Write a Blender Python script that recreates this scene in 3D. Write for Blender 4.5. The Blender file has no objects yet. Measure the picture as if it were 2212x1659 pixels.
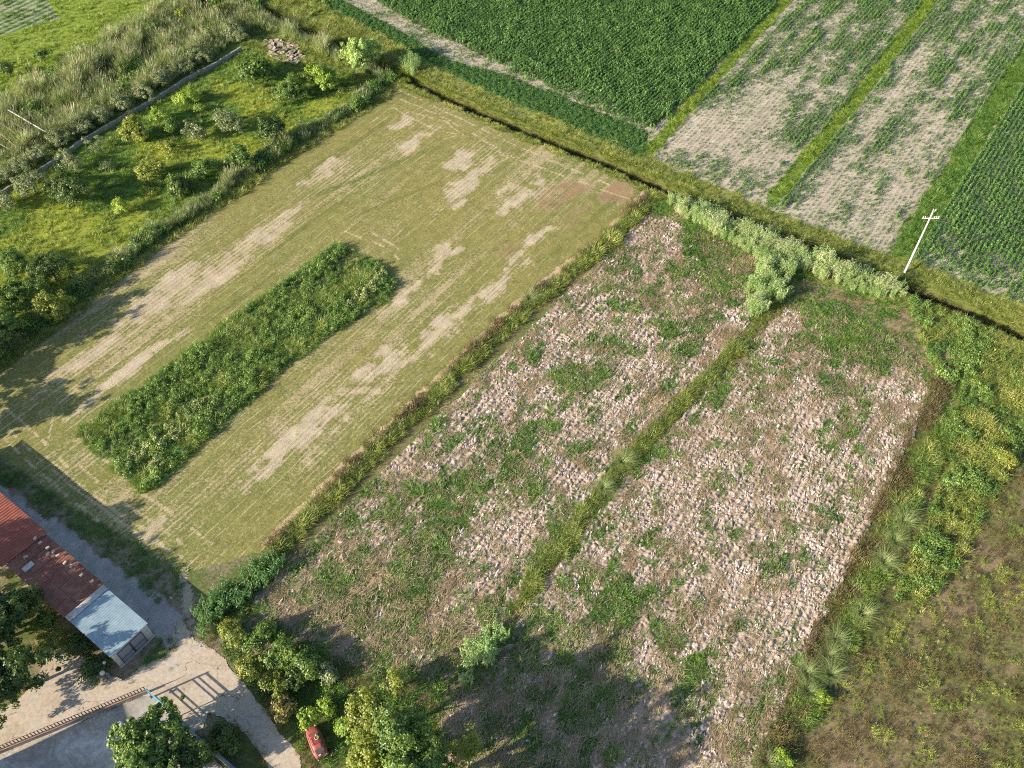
import bpy, math, random
import numpy as np
from mathutils import Vector

# ------------------------------------------------------------------ camera, sky, sun, exposure
scene = bpy.context.scene
C = scene.collection
F = 2150.0 / 2500 * 2212            # focal length in units of a 2212 px wide frame
PITCH = math.atan(1.209)            # below the horizon
H = 96.0                            # drone height
cam_d = bpy.data.cameras.new('camera'); cam = bpy.data.objects.new('camera', cam_d); C.objects.link(cam)
cam.location = (0, 0, H); cam.rotation_euler = (math.pi/2 - PITCH, 0, 0)
cam_d.sensor_width = 36; cam_d.lens = 36 * 2150 / 2500; cam_d.clip_end = 9000; cam_d.clip_start = 1
scene.camera = cam
SUN_EL = math.radians(21.5); SH_AZ = math.radians(27)      # shadows fall towards SH_AZ (from +X, counter-clockwise)
to_sun = Vector((-math.cos(SH_AZ)*math.cos(SUN_EL), -math.sin(SH_AZ)*math.cos(SUN_EL), math.sin(SUN_EL)))
w = bpy.data.worlds.new('World'); scene.world = w; w.use_nodes = True
nt = w.node_tree; bg = nt.nodes['Background']
sky = nt.nodes.new('ShaderNodeTexSky'); sky.sky_type = 'NISHITA'; sky.sun_disc = False
sky.sun_elevation = SUN_EL; sky.sun_rotation = math.atan2(to_sun.x, to_sun.y)
nt.links.new(sky.outputs[0], bg.inputs[0]); bg.inputs[1].default_value = 0.085
sd = bpy.data.lights.new('sun', 'SUN'); sd.energy = 4.6; sd.angle = math.radians(0.5); sd.color = (1.0, 0.86, 0.68)
so = bpy.data.objects.new('sun', sd); C.objects.link(so); so.rotation_euler = to_sun.to_track_quat('Z', 'Y').to_euler()
so.location = (-60, -20, 150)
scene.view_settings.view_transform = 'Standard'; scene.view_settings.look = 'None'
scene.view_settings.gamma = 1; scene.view_settings.use_curve_mapping = False
scene.view_settings.exposure = 1.22
scene.render.engine = 'CYCLES'
cy = scene.cycles; cy.filter_width = 1.1; cy.use_denoising = False; cy.max_bounces = 5; cy.diffuse_bounces = 2; cy.glossy_bounces = 2; cy.transmission_bounces = 3; cy.transparent_max_bounces = 4

# ------------------------------------------------------------------ helpers
R = np.random.default_rng(7)
random.seed(7)
cP, sP = math.cos(PITCH), math.sin(PITCH)
def G(u, v, z=0.0):
    """ground (or height z) point under a place read off the photograph (2212 px wide)"""
    x = (u-1106)/F; y = -(v-829.5)/F
    t = (H-z)/(sP - y*cP)
    return (x*t, (cP + y*sP)*t)
def GP(pts, z=0.0): return np.array([G(u, v, z) for u, v in pts])
AZ = math.radians(54.3); cA, sA = math.cos(AZ), math.sin(AZ)
def st(x, y): return x*cA + y*sA, x*sA - y*cA          # s along the field rows, t across them
def xy(s, t): return s*cA + t*sA, s*sA - t*cA
def _h(ix, iy, seed):
    n = (ix.astype(np.int64)*374761393 + iy.astype(np.int64)*668265263 + seed*974634777) & 0x7fffffff
    n = ((n ^ (n >> 13)) * 1274126177) & 0x7fffffff
    return ((n ^ (n >> 16)) & 0xffffff) / float(0xffffff)
def vn(x, y, sc, seed=0):
    x = np.asarray(x)/sc; y = np.asarray(y)/sc
    ix = np.floor(x); iy = np.floor(y); fx = x-ix; fy = y-iy
    fx = fx*fx*(3-2*fx); fy = fy*fy*(3-2*fy)
    a = _h(ix, iy, seed); b = _h(ix+1, iy, seed); c = _h(ix, iy+1, seed); d = _h(ix+1, iy+1, seed)
    return (a*(1-fx)+b*fx)*(1-fy) + (c*(1-fx)+d*fx)*fy
def fbm(x, y, sc, seed=0, o=3):
    r = 0; a = 1; t = 0
    for k in range(o):
        r = r + a*vn(x, y, sc/2**k, seed+k*17); t += a; a *= .55
    return r/t
def worley(x, y, sc, seed=0):
    x = x/sc; y = y/sc; ix = np.floor(x); iy = np.floor(y)
    best = np.full(x.shape, 9.0); cid = np.zeros(x.shape)
    for dx in (-1, 0, 1):
        for dy in (-1, 0, 1):
            jx = ix+dx; jy = iy+dy
            px = jx + _h(jx, jy, seed); py = jy + _h(jx, jy, seed+5)
            d = np.hypot(px-x, py-y); m = d < best
            best = np.where(m, d, best); cid = np.where(m, _h(jx, jy, seed+9), cid)
    return best, cid
def inpoly(x, y, P):
    c = np.zeros(np.shape(x), bool); n = len(P); j = n-1
    for i in range(n):
        x0, y0 = P[i]; x1, y1 = P[j]
        if y0 != y1:
            c ^= ((y0 > y) != (y1 > y)) & (x < (x1-x0)*(y-y0)/(y1-y0)+x0)
        j = i
    return c
def dline(x, y, P, par=False):
    d = np.full(np.shape(x), 1e9)
    for i in range(len(P)-1):
        a = P[i]; b = P[i+1]; vx, vy = b-a; L = vx*vx+vy*vy
        q = np.clip(((x-a[0])*vx+(y-a[1])*vy)/L, 0, 1)
        d = np.minimum(d, np.hypot(x-a[0]-q*vx, y-a[1]-q*vy))
    return d
def sstep(a, b, v):
    q = np.clip((v-a)/(b-a), 0, 1); return q*q*(3-2*q)
def blob(x, y, u, v, ls, lt):
    cx, cy_ = G(u, v); s0, t0 = st(cx, cy_); s, t = st(x, y); w = min(2.2, .6*lt); s = s+(vn(x, y, 3.1, 66)-.5)*3*w; t = t+(vn(x, y, 2.7, 67)-.5)*2*w
    return np.exp(-(((s-s0)/ls)**2 + ((t-t0)/lt)**2))

def mesh_from(name, V, Fq, mats, mi=None, lv=None, smooth=False, attrs=None):
    """V (n,3), Fq: (m,4) or (m,3) int array, or a list of such arrays"""
    if not isinstance(Fq, list): Fq = [Fq]
    Fq = [f for f in Fq if len(f)]
    me = bpy.data.meshes.new(name)
    V = np.asarray(V, np.float32); me.vertices.add(len(V)); me.vertices.foreach_set('co', V.ravel())
    sizes = np.concatenate([np.full(len(f), f.shape[1], np.int32) for f in Fq])
    idx = np.concatenate([f.ravel() for f in Fq]).astype(np.int32)
    starts = np.concatenate([[0], np.cumsum(sizes)[:-1]]).astype(np.int32)
    me.loops.add(len(idx)); me.loops.foreach_set('vertex_index', idx)
    me.polygons.add(len(sizes)); me.polygons.foreach_set('loop_start', starts); me.polygons.foreach_set('loop_total', sizes)
    if mi is not None: me.polygons.foreach_set('material_index', np.asarray(mi, np.int32))
    me.polygons.foreach_set('use_smooth', np.full(len(sizes), smooth))
    for m in (mats if isinstance(mats, (list, tuple)) else [mats]): me.materials.append(m)
    if lv is not None:
        a = me.attributes.new('lv', 'FLOAT', 'FACE'); a.data.foreach_set('value', np.asarray(lv, np.float32))
    for k, (typ, arr) in (attrs or {}).items():
        a = me.attributes.new(k, typ, 'POINT')
        a.data.foreach_set('color' if typ == 'FLOAT_COLOR' else ('vector' if typ == 'FLOAT_VECTOR' else 'value'), np.asarray(arr, np.float32).ravel())
    me.update(calc_edges=True); me.validate()
    return me
class MB:
    """collects shapes into one mesh"""
    def __init__(s): s.V = []; s.F = {3: [], 4: []}; s.n = 0; s.lv = {3: [], 4: []}; s.mi = {3: [], 4: []}
    def add(s, V, Fa, lv=None, mi=0):
        V = np.asarray(V, float).reshape(-1, 3); Fa = np.asarray(Fa, int); k = Fa.shape[1]
        s.V.append(V); s.F[k].append(Fa+s.n); s.n += len(V)
        s.lv[k].append(np.full(len(Fa), .5) if lv is None else np.broadcast_to(lv, len(Fa))); s.mi[k].append(np.full(len(Fa), mi))
    def box(s, c, size, rz=0, mi=0, ry=0):
        x, y, z = np.array(size)/2
        v = np.array([[a*x, b*y, d*z] for a in (-1, 1) for b in (-1, 1) for d in (-1, 1)])
        if ry: v = v @ np.array([[math.cos(ry), 0, -math.sin(ry)], [0, 1, 0], [math.sin(ry), 0, math.cos(ry)]])
        v = v @ np.array([[math.cos(rz), math.sin(rz), 0], [-math.sin(rz), math.cos(rz), 0], [0, 0, 1]]) + np.array(c)
        s.add(v, [[0, 1, 3, 2], [4, 6, 7, 5], [0, 4, 5, 1], [2, 3, 7, 6], [0, 2, 6, 4], [1, 5, 7, 3]], mi=mi)
    def tube(s, pts, rad, n=7, cap=True, mi=0, lv=.5):
        pts = np.asarray(pts, float); rad = np.broadcast_to(rad, len(pts)); rings = []
        for i, p in enumerate(pts):
            d = pts[min(i+1, len(pts)-1)]-pts[max(i-1, 0)]; d /= np.linalg.norm(d)+1e-9
            a = np.cross(d, [0, 0, 1] if abs(d[2]) < .9 else [1, 0, 0]); a /= np.linalg.norm(a); b = np.cross(d, a)
            th = np.arange(n)*2*math.pi/n
            rings.append(p + rad[i]*(np.cos(th)[:, None]*a+np.sin(th)[:, None]*b))
        V = np.concatenate(rings); Fa = []
        for i in range(len(pts)-1):
            for j in range(n):
                Fa.append([i*n+j, i*n+(j+1) % n, (i+1)*n+(j+1) % n, (i+1)*n+j])
        if cap:
            V = np.vstack([V, pts[0], pts[-1]]); a, b = len(V)-2, len(V)-1
            T = [[a, (j+1) % n, j] for j in range(n)] + [[b, (len(pts)-1)*n+j, (len(pts)-1)*n+(j+1) % n] for j in range(n)]
            s.add(V, Fa, lv, mi); s.F[3].append(np.array(T)+s.n-len(V)); s.lv[3].append(np.full(len(T), lv)); s.mi[3].append(np.full(len(T), mi))
        else: s.add(V, Fa, lv, mi)
    def strips(s, Pt, side, wd, lv=None, mi=0):
        """Pt (n,k,3) spines, side (n,3), wd (k,) or (n,k) half widths"""
        n, k, _ = Pt.shape; wd = np.broadcast_to(wd, (n, k))[:, :, None]; sd_ = side[:, None, :]
        V = np.stack([Pt-sd_*wd, Pt+sd_*wd], 2).reshape(-1, 3)
        base = (np.arange(n)*k*2)[:, None]+np.arange(k-1)[None]*2
        Fa = np.stack([base, base+1, base+3, base+2], -1).reshape(-1, 4)
        if lv is None: lv = R.random(n)
        s.add(V, Fa, np.repeat(lv, k-1), mi)
    def leaves(s, c, nrm, ln, wd, lv=None, mi=0, up=None):
        n = len(c); a = R.normal(size=(n, 3)) if up is None else up+R.normal(size=(n, 3))*.5
        a -= (a*nrm).sum(1, keepdims=True)*nrm; a /= np.linalg.norm(a, axis=1, keepdims=True)+1e-9
        b = np.cross(nrm, a); ln = np.broadcast_to(ln, n)[:, None]; wd = np.broadcast_to(wd, n)[:, None]
        V = np.stack([c-a*ln*.5, c+b*wd*.5+a*ln*.05, c+a*ln*.5, c-b*wd*.5+a*ln*.05], 1).reshape(-1, 3)
        if lv is None: lv = R.random(n)
        s.add(V, np.arange(n*4).reshape(-1, 4), lv, mi)
    def mesh(s, name, mats, smooth=False):
        f = []; l = []; m = []
        for k in (3, 4):
            if s.F[k]:
                f.append(np.concatenate(s.F[k])); l.append(np.concatenate(s.lv[k])); m.append(np.concatenate(s.mi[k]))
        return mesh_from(name, np.concatenate(s.V), f, mats, np.concatenate(m), np.concatenate(l), smooth)
    def build(s, name, mats, parent=None, smooth=False):
        return put(name, s.mesh(name, mats, smooth), parent)
def put(name, me, parent=None):
    o = bpy.data.objects.new(name, me); C.objects.link(o)
    if parent: o.parent = parent
    return o
def tag(o, label=None, cat=None, group=None, kind=None):
    if label: o['label'] = label
    if cat: o['category'] = cat
    if group: o['group'] = group
    if kind: o['kind'] = kind
    return o
def thing(name, label, cat, loc=(0, 0, 0), rz=0, group=None):
    o = bpy.data.objects.new(name, None); C.objects.link(o); o.empty_display_size = .3
    o.location = loc; o.rotation_euler = (0, 0, rz); return tag(o, label, cat, group)
def copy_thing(o, loc, rz=0, sc=1, label=None, group=None):
    c = o.copy(); C.objects.link(c); c.location = loc; c.rotation_euler = (0, 0, rz); c.scale = (sc, sc, sc) if np.isscalar(sc) else sc
    if label: c['label'] = label
    if group: c['group'] = group
    for ch in o.children:
        d = ch.copy(); C.objects.link(d); d.parent = c
    return c
# ------------------------------------------------------------------ materials
def mat(name, build):
    m = bpy.data.materials.new(name); m.use_nodes = True; t = m.node_tree
    for n in list(t.nodes): t.nodes.remove(n)
    out = t.nodes.new('ShaderNodeOutputMaterial')
    class K: pass
    k = K(); k.t = t
    def N(typ, **kw):
        n = t.nodes.new(typ)
        for a, b in kw.items():
            if a == 'i':
                for x, y in b.items(): n.inputs[x].default_value = y
            else: setattr(n, a, b)
        return n
    def L(a, b): t.links.new(a, b)
    k.N = N; k.L = L
    L(build(k), out.inputs[0]); return m
def math_(k, op, a, b=None, clamp=False):
    n = k.N('ShaderNodeMath', operation=op, use_clamp=clamp)
    for i, v in enumerate((a, b)):
        if v is None: continue
        if isinstance(v, (int, float)): n.inputs[i].default_value = v
        else: k.L(v, n.inputs[i])
    return n.outputs[0]
def noise(k, scale, detail=2, rough=.5, vec=None, dist=0):
    n = k.N('ShaderNodeTexNoise', i={'Scale': scale, 'Detail': detail, 'Roughness': rough, 'Distortion': dist})
    if vec is None: vec = pos(k)
    k.L(vec, n.inputs['Vector']); return n.outputs[0]
def pos(k): return k.N('ShaderNodeNewGeometry').outputs['Position']
def ramp(k, fac, stops):
    r = k.N('ShaderNodeValToRGB'); e = r.color_ramp.elements
    while len(e) < len(stops): e.new(.5)
    for q, (p, c) in zip(e, stops): q.position = p; q.color = (*c, 1) if len(c) == 3 else c
    k.L(fac, r.inputs[0]); return r.outputs[0]
def mixc(k, f, a, b, mode='MIX'):
    n = k.N('ShaderNodeMix', data_type='RGBA', blend_type=mode)
    for i, v in ((0, f), (6, a), (7, b)):
        if isinstance(v, (int, float)): n.inputs[i].default_value = v
        elif isinstance(v, tuple): n.inputs[i].default_value = (*v, 1)
        else: k.L(v, n.inputs[i])
    return n.outputs[2]
def princ(k, col, rough=.8, metal=0, bump=None, bstr=.3, bdist=.05, spec=.3):
    p = k.N('ShaderNodeBsdfPrincipled', i={'Metallic': metal, 'Specular IOR Level': spec})
    for key, v in (('Base Color', col), ('Roughness', rough)):
        if isinstance(v, tuple): p.inputs[key].default_value = (*v, 1)
        elif isinstance(v, (int, float)): p.inputs[key].default_value = v
        else: k.L(v, p.inputs[key])
    if bump is not None:
        b = k.N('ShaderNodeBump', i={'Strength': bstr, 'Distance': bdist}); k.L(bump, b.inputs['Height']); k.L(b.outputs[0], p.inputs['Normal'])
    return p.outputs[0]
def leafmat(name, c0, c1, c2, trans=.3, nsc=.35, namp=.55, gain=1.62):
    c0, c1, c2 = [tuple(min(.62, a*gain*b) for a, b in zip(c, (1.02, 1.0, .88))) for c in (c0, c1, c2)]; trans = min(.42, trans+.08)
    def b(k):
        ti = k.N('ShaderNodeAttribute', attribute_name='tint', attribute_type='INSTANCER').outputs['Fac']
        lv = k.N('ShaderNodeAttribute', attribute_name='lv').outputs['Fac']
        rn = k.N('ShaderNodeObjectInfo').outputs['Random']
        f = math_(k, 'MULTIPLY', noise(k, nsc, 3, .6), namp*1.6)
        f = math_(k, 'ADD', f, math_(k, 'MULTIPLY', lv, .45)); f = math_(k, 'ADD', f, math_(k, 'MULTIPLY', rn, .2))
        f = math_(k, 'ADD', f, ti); f = math_(k, 'SUBTRACT', f, namp*.8-.12, True)
        col = ramp(k, f, [(0, c0), (.5, c1), (1, c2)])
        d = k.N('ShaderNodeBsdfDiffuse'); k.L(col, d.inputs[0])
        tr = k.N('ShaderNodeBsdfTranslucent'); k.L(mixc(k, 1.0, col, (1.0, 1.0, .45), 'MULTIPLY'), tr.inputs[0])
        gl = k.N('ShaderNodeBsdfGlossy', i={'Roughness': .45, 'Color': (1, 1, 1, 1)})
        m1 = k.N('ShaderNodeMixShader', i={0: trans}); k.L(d.outputs[0], m1.inputs[1]); k.L(tr.outputs[0], m1.inputs[2])
        m2 = k.N('ShaderNodeMixShader', i={0: .035}); k.L(m1.outputs[0], m2.inputs[1]); k.L(gl.outputs[0], m2.inputs[2])
        return m2.outputs[0]
    return mat(name, b)
def simple(name, col, rough=.8, metal=0, var=.25, sc=3.0, bstr=.2, spec=.3):
    def b(k):
        n = noise(k, sc, 5, .65)
        c = ramp(k, n, [(.25, tuple(x*(1-var) for x in col)), (.75, tuple(min(1, x*(1+var)) for x in col))])
        return princ(k, c, rough, metal, noise(k, sc*8, 3), bstr, .01, spec)
    return mat(name, b)
M = {}
M['corn'] = leafmat('corn_leaf', (.028, .075, .020), (.072, .155, .040), (.17, .27, .09), .3, 1.2)
M['grass'] = leafmat('green_grass', (.04, .10, .02), (.085, .175, .03), (.17, .26, .06), .35)
M['lime'] = leafmat('lime_grass', (.09, .16, .02), (.17, .25, .035), (.29, .34, .07), .35)
M['yellow'] = leafmat('yellow_green_grass', (.09, .13, .03), (.19, .235, .055), (.36, .355, .13), .3)
M['dry'] = leafmat('dry_weed', (.09, .075, .035), (.165, .135, .065), (.28, .245, .12), .2, gain=1.22)
M['weed'] = leafmat('weed_leaf', (.03, .075, .02), (.085, .165, .035), (.22, .30, .09), .3)
M['reed'] = leafmat('reed_leaf', (.09, .135, .06), (.20, .255, .13), (.38, .41, .25), .3)
M['pampas'] = leafmat('pampas_blade', (.09, .13, .05), (.19, .24, .10), (.34, .38, .20), .3)
M['plume'] = leafmat('reed_plume', (.22, .20, .13), (.34, .30, .21), (.46, .40, .29), .2, gain=.95)
M['cane'] = leafmat('cane_leaf', (.08, .17, .05), (.22, .33, .12), (.46, .54, .28), .35)
M['legume'] = leafmat('legume_leaf', (.035, .095, .025), (.06, .14, .035), (.11, .20, .05), .3)
M['cream'] = leafmat('pale_seedhead', (.35, .34, .18), (.5, .48, .28), (.6, .58, .38), .2, gain=.95)
M['t_dark'] = leafmat('dark_tree_leaf', (.020, .045, .012), (.055, .098, .020), (.17, .21, .045), .25, .5)
M['t_green'] = leafmat('green_tree_leaf', (.035, .08, .02), (.10, .17, .035), (.26, .32, .09), .3, .5)
M['t_lime'] = leafmat('lime_tree_leaf', (.09, .16, .02), (.20, .29, .04), (.38, .42, .08), .35, .5)
M['t_olive'] = leafmat('silvery_leaf', (.07, .10, .05), (.15, .185, .095), (.27, .30, .17), .2, .5)
M['t_yellow'] = leafmat('yellowish_tree_leaf', (.06, .09, .02), (.18, .22, .04), (.37, .37, .10), .3, .5)
M['t_pale'] = leafmat('pale_tree_leaf', (.13, .21, .06), (.25, .35, .12), (.40, .48, .22), .3, .5)
M['t_brown'] = leafmat('bronzed_leaf', (.07, .07, .025), (.17, .15, .05), (.30, .26, .09), .25, .5)
M['flower'] = leafmat('pink_flower', (.25, .08, .10), (.4, .14, .17), (.5, .25, .25), .2, gain=.95)
M['bark'] = simple('bark', (.16, .13, .10), .9)
M['barkpale'] = simple('pale_bark', (.32, .29, .23), .9)
def clodmat(k):
    lv = k.N('ShaderNodeAttribute', attribute_name='lv').outputs['Fac']; rn = k.N('ShaderNodeObjectInfo').outputs['Random']
    f = math_(k, 'ADD', math_(k, 'MULTIPLY', rn, .6), math_(k, 'MULTIPLY', noise(k, .25, 3), .5))
    c = ramp(k, f, [(.12, (.36, .265, .205)), (.45, (.54, .435, .375)), (.8, (.68, .60, .55))])
    return princ(k, c, .95, 0, noise(k, 9, 3), .5, .03, .1)
M['clod'] = mat('dry_earth_clod', clodmat)

# ------------------------------------------------------------------ layout of the land (read off the photograph)
MOWN = GP([(-500, 1090), (0, 768), (430, 440), (850, 172), (1000, 235), (1405, 415), (985, 805), (560, 1190), (400, 1238), (300, 1195), (-20, 985), (-500, 800)])
MOWN = GP([(-420, 1060), (0, 768), (430, 462), (850, 172), (1000, 235), (1405, 415), (985, 805), (560, 1195), (400, 1238), (300, 1195), (150, 1090), (0, 985), (-300, 800)])
STRIP = GP([(725, 530), (810, 568), (857, 612), (835, 650), (700, 726), (600, 805), (470, 930), (312, 1062), (240, 1002), (168, 935), (400, 765)])
P1 = GP([(1395, 470), (1460, 468), (1620, 560), (1645, 655), (1588, 735), (1488, 843), (1408, 918), (1328, 1003), (1238, 1123), (1168, 1218), (1102, 1314), (1060, 1420), (960, 1470), (800, 1450), (700, 1400), (560, 1340), (540, 1290), (600, 1250), (720, 1120), (1000, 850)])
P2 = GP([(1708, 650), (1800, 650), (1960, 760), (2012, 850), (1870, 1150), (1750, 1400), (1640, 1659), (1560, 1860), (900, 1860), (920, 1700), (960, 1500), (1100, 1390), (1127, 1325), (1198, 1232), (1268, 1138), (1358, 1020), (1438, 935), (1518, 858), (1618, 752)])
DITCH = GP([(440, -45), (560, 18), (640, 58), (750, 105), (860, 160), (1000, 224), (1150, 288), (1280, 338), (1425, 403), (1600, 480), (1700, 522), (1850, 583), (1950, 615), (2000, 634), (2100, 676), (2212, 726), (2500, 850)])
CORNLAND = GP([(640, -40), (720, 10), (900, 112), (1000, 165), (1200, 258), (1390, 345), (1500, 388), (1660, 452), (1800, 508), (1950, 585), (2100, 652), (2212, 695), (2600, 860), (3400, 500), (2600, -120), (640, -120)])
CORN1 = GP([(790, -60), (815, 5), (900, 52), (1000, 98), (1090, 150), (1250, 222), (1400, 286), (1478, 216), (1694, -8), (1750, -60)])
LEG = GP([(640, -20), (720, -10), (880, 75), (960, 128), (1110, 168), (1400, 285), (1395, 345), (1200, 262), (1000, 172), (900, 118), (780, 60)])
G1 = GP([(1400, 330), (1480, 240), (1560, 152), (1700, 0), (1740, -45)])
G2 = GP([(1670, 430), (1760, 322), (1850, 215), (2010, 0), (2050, -60)])
G3 = GP([(1945, 555), (2060, 375), (2130, 255), (2232, 108), (2350, -60)])
HB = GP([(1415, 425), (1300, 540), (1140, 665), (1030, 770), (900, 895), (760, 1030), (640, 1150), (600, 1195)])
HBLOW = GP([(600, 1200), (540, 1245), (480, 1290), (440, 1330)])
HC = GP([(1690, 640), (1600, 745), (1500, 850), (1420, 925), (1340, 1010), (1250, 1130), (1180, 1225), (1112, 1318)])
HD = GP([(850, 162), (750, 235), (640, 300), (560, 352), (430, 445), (330, 505), (260, 560), (180, 620), (90, 690), (-20, 770), (-200, 890)])
EDGE = GP([(2025, 830), (1950, 1000), (1880, 1150), (1760, 1405), (1650, 1659), (1580, 1830)])
RIDGE = GP([(2050, 920), (1970, 1050), (1905, 1200), (1845, 1330), (1790, 1430), (1725, 1550), (1650, 1690)])
ORCH = GP([(-400, 640), (-60, 430), (170, 320), (330, 225), (545, 100), (660, 140), (850, 165), (640, 305), (430, 450), (250, 560), (90, 690), (-50, 770), (-420, 1040)])
REEDS = GP([(-60, 230), (20, 215), (250, 75), (340, 20), (420, -30), (560, -30), (570, 60), (500, 85), (300, 215), (110, 325), (-80, 380)])
LIME = GP([(-200, 300), (0, 215), (260, 60), (420, -40), (200, -80), (-300, -80)])
PLOT = GP([(-60, 95), (60, 60), (130, 40), (60, -60), (-200, -60)])
CANES = GP([(1425, 425), (1500, 430), (1560, 462), (1680, 500), (1760, 545), (1900, 590), (1950, 640), (1900, 650), (1830, 625), (1720, 585), (1690, 590), (1560, 520), (1440, 455)])
CANES2 = GP([(1640, 555), (1715, 575), (1700, 640), (1640, 690), (1600, 680), (1625, 610)])
THICKR = GP([(1960, 640), (2100, 700), (2300, 780), (2500, 900), (2500, 960), (2230, 930), (2160, 1060), (2090, 1190), (1990, 1320), (1930, 1290), (2040, 1020), (2060, 860), (2000, 760)])
ROUGH = GP([(2060, 950), (2240, 860), (2500, 900), (2800, 1300), (2800, 1900), (1560, 1900), (1650, 1680), (1760, 1440), (1900, 1200)])
TRACK = GP([(-120, 985), (0, 1075), (120, 1165), (235, 1250), (330, 1340), (400, 1400)])
TRACK2 = GP([(110, 1130), (190, 1195), (290, 1265), (350, 1320), (385, 1350), (405, 1400)])
ROADP = GP([(395, 1330), (425, 1385), (465, 1402), (505, 1450), (555, 1510), (600, 1572), (640, 1625), (690, 1720), (740, 1860), (640, 1860), (600, 1700), (560, 1625), (505, 1565), (450, 1540), (440, 1575), (400, 1600), (320, 1500), (0, 1640), (-40, 1560), (75, 1478), (100, 1425), (135, 1392), (262, 1470), (300, 1440), (370, 1405), (375, 1350)])
YARDP = GP([(-60, 1900), (-60, 1650), (0, 1632), (322, 1497), (430, 1600), (520, 1700), (560, 1900)])
def wob(x, y, a=.6, sc=1.5, sd=3): return x+(fbm(x, y, sc, sd)-.5)*2*a, y+(fbm(x, y, sc, sd+50)-.5)*2*a

pale_blobs = [(560, 515, 8, 2.2), (610, 470, 5, 1.6), (870, 262, 6, 2.6), (900, 300, 7, 2.2), (700, 370, 6, 2), (350, 640, 11, 3.0), (460, 600, 7, 2), (820, 800, 8, 3.0), (660, 930, 10, 3.4), (600, 990, 6, 1.6),
              (1000, 400, 9, 3.0), (1120, 430, 7, 3.5), (1010, 340, 5, 2.5), (960, 560, 5, 2), (960, 700, 9, 2.2), (280, 800, 9, 1.6), (1080, 610, 8, 2), (1150, 520, 7, 1.6), (870, 640, 6, 1.5), (340, 1135, 2.2, .9), (180, 770, 8, 2)]
tan_blobs = [(1190, 435, 3.5, 2.5), (1090, 545, 3.5, 1.8), (1240, 400, 5, 3), (1330, 420, 4, 3), (1240, 470, 6, 1.4)]
green_bands = [((690, 420), (990, 300), .8), ((870, 205), (940, 215), 1.6), ((560, 560), (760, 420), .7), ((330, 960), (480, 830), .9), ((1180, 560), (1330, 430), .8), ((420, 880), (240, 1010), .5), ((600, 590), (350, 760), .6), ((120, 900), (240, 800), 1.2), ((760, 470), (980, 380), .5), ((1000, 760), (1200, 590), .9), ((640, 390), (840, 260), 1.0)]
ctracks = [[(805, 262), (850, 232), (880, 250), (940, 280), (1000, 292)], [(880, 240), (960, 262), (1000, 290), (960, 300), (900, 285)], [(1040, 345), (1070, 318), (1110, 330), (1060, 365)], [(745, 500), (800, 520), (850, 545), (860, 560), (840, 540), (810, 525)], [(770, 480), (840, 525), (870, 545)], [(850, 190), (930, 225), (1010, 265), (1150, 330), (1330, 405)], [(865, 215), (940, 245), (1130, 350), (1360, 430)],
           [(0, 940), (60, 1000), (150, 1075), (260, 1165), (380, 1225)], [(15, 925), (80, 990), (170, 1060), (290, 1150), (420, 1215)], [(170, 1000), (240, 1065), (330, 1130), (400, 1180)], [(210, 980), (290, 1055), (400, 1130), (470, 1185)], [(100, 985), (175, 1050), (300, 1140), (400, 1210)],
           [(105, 945), (115, 880), (170, 840), (330, 730)], [(0, 870), (90, 950), (150, 1010)]]
sx0, sx1 = None, None
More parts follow.
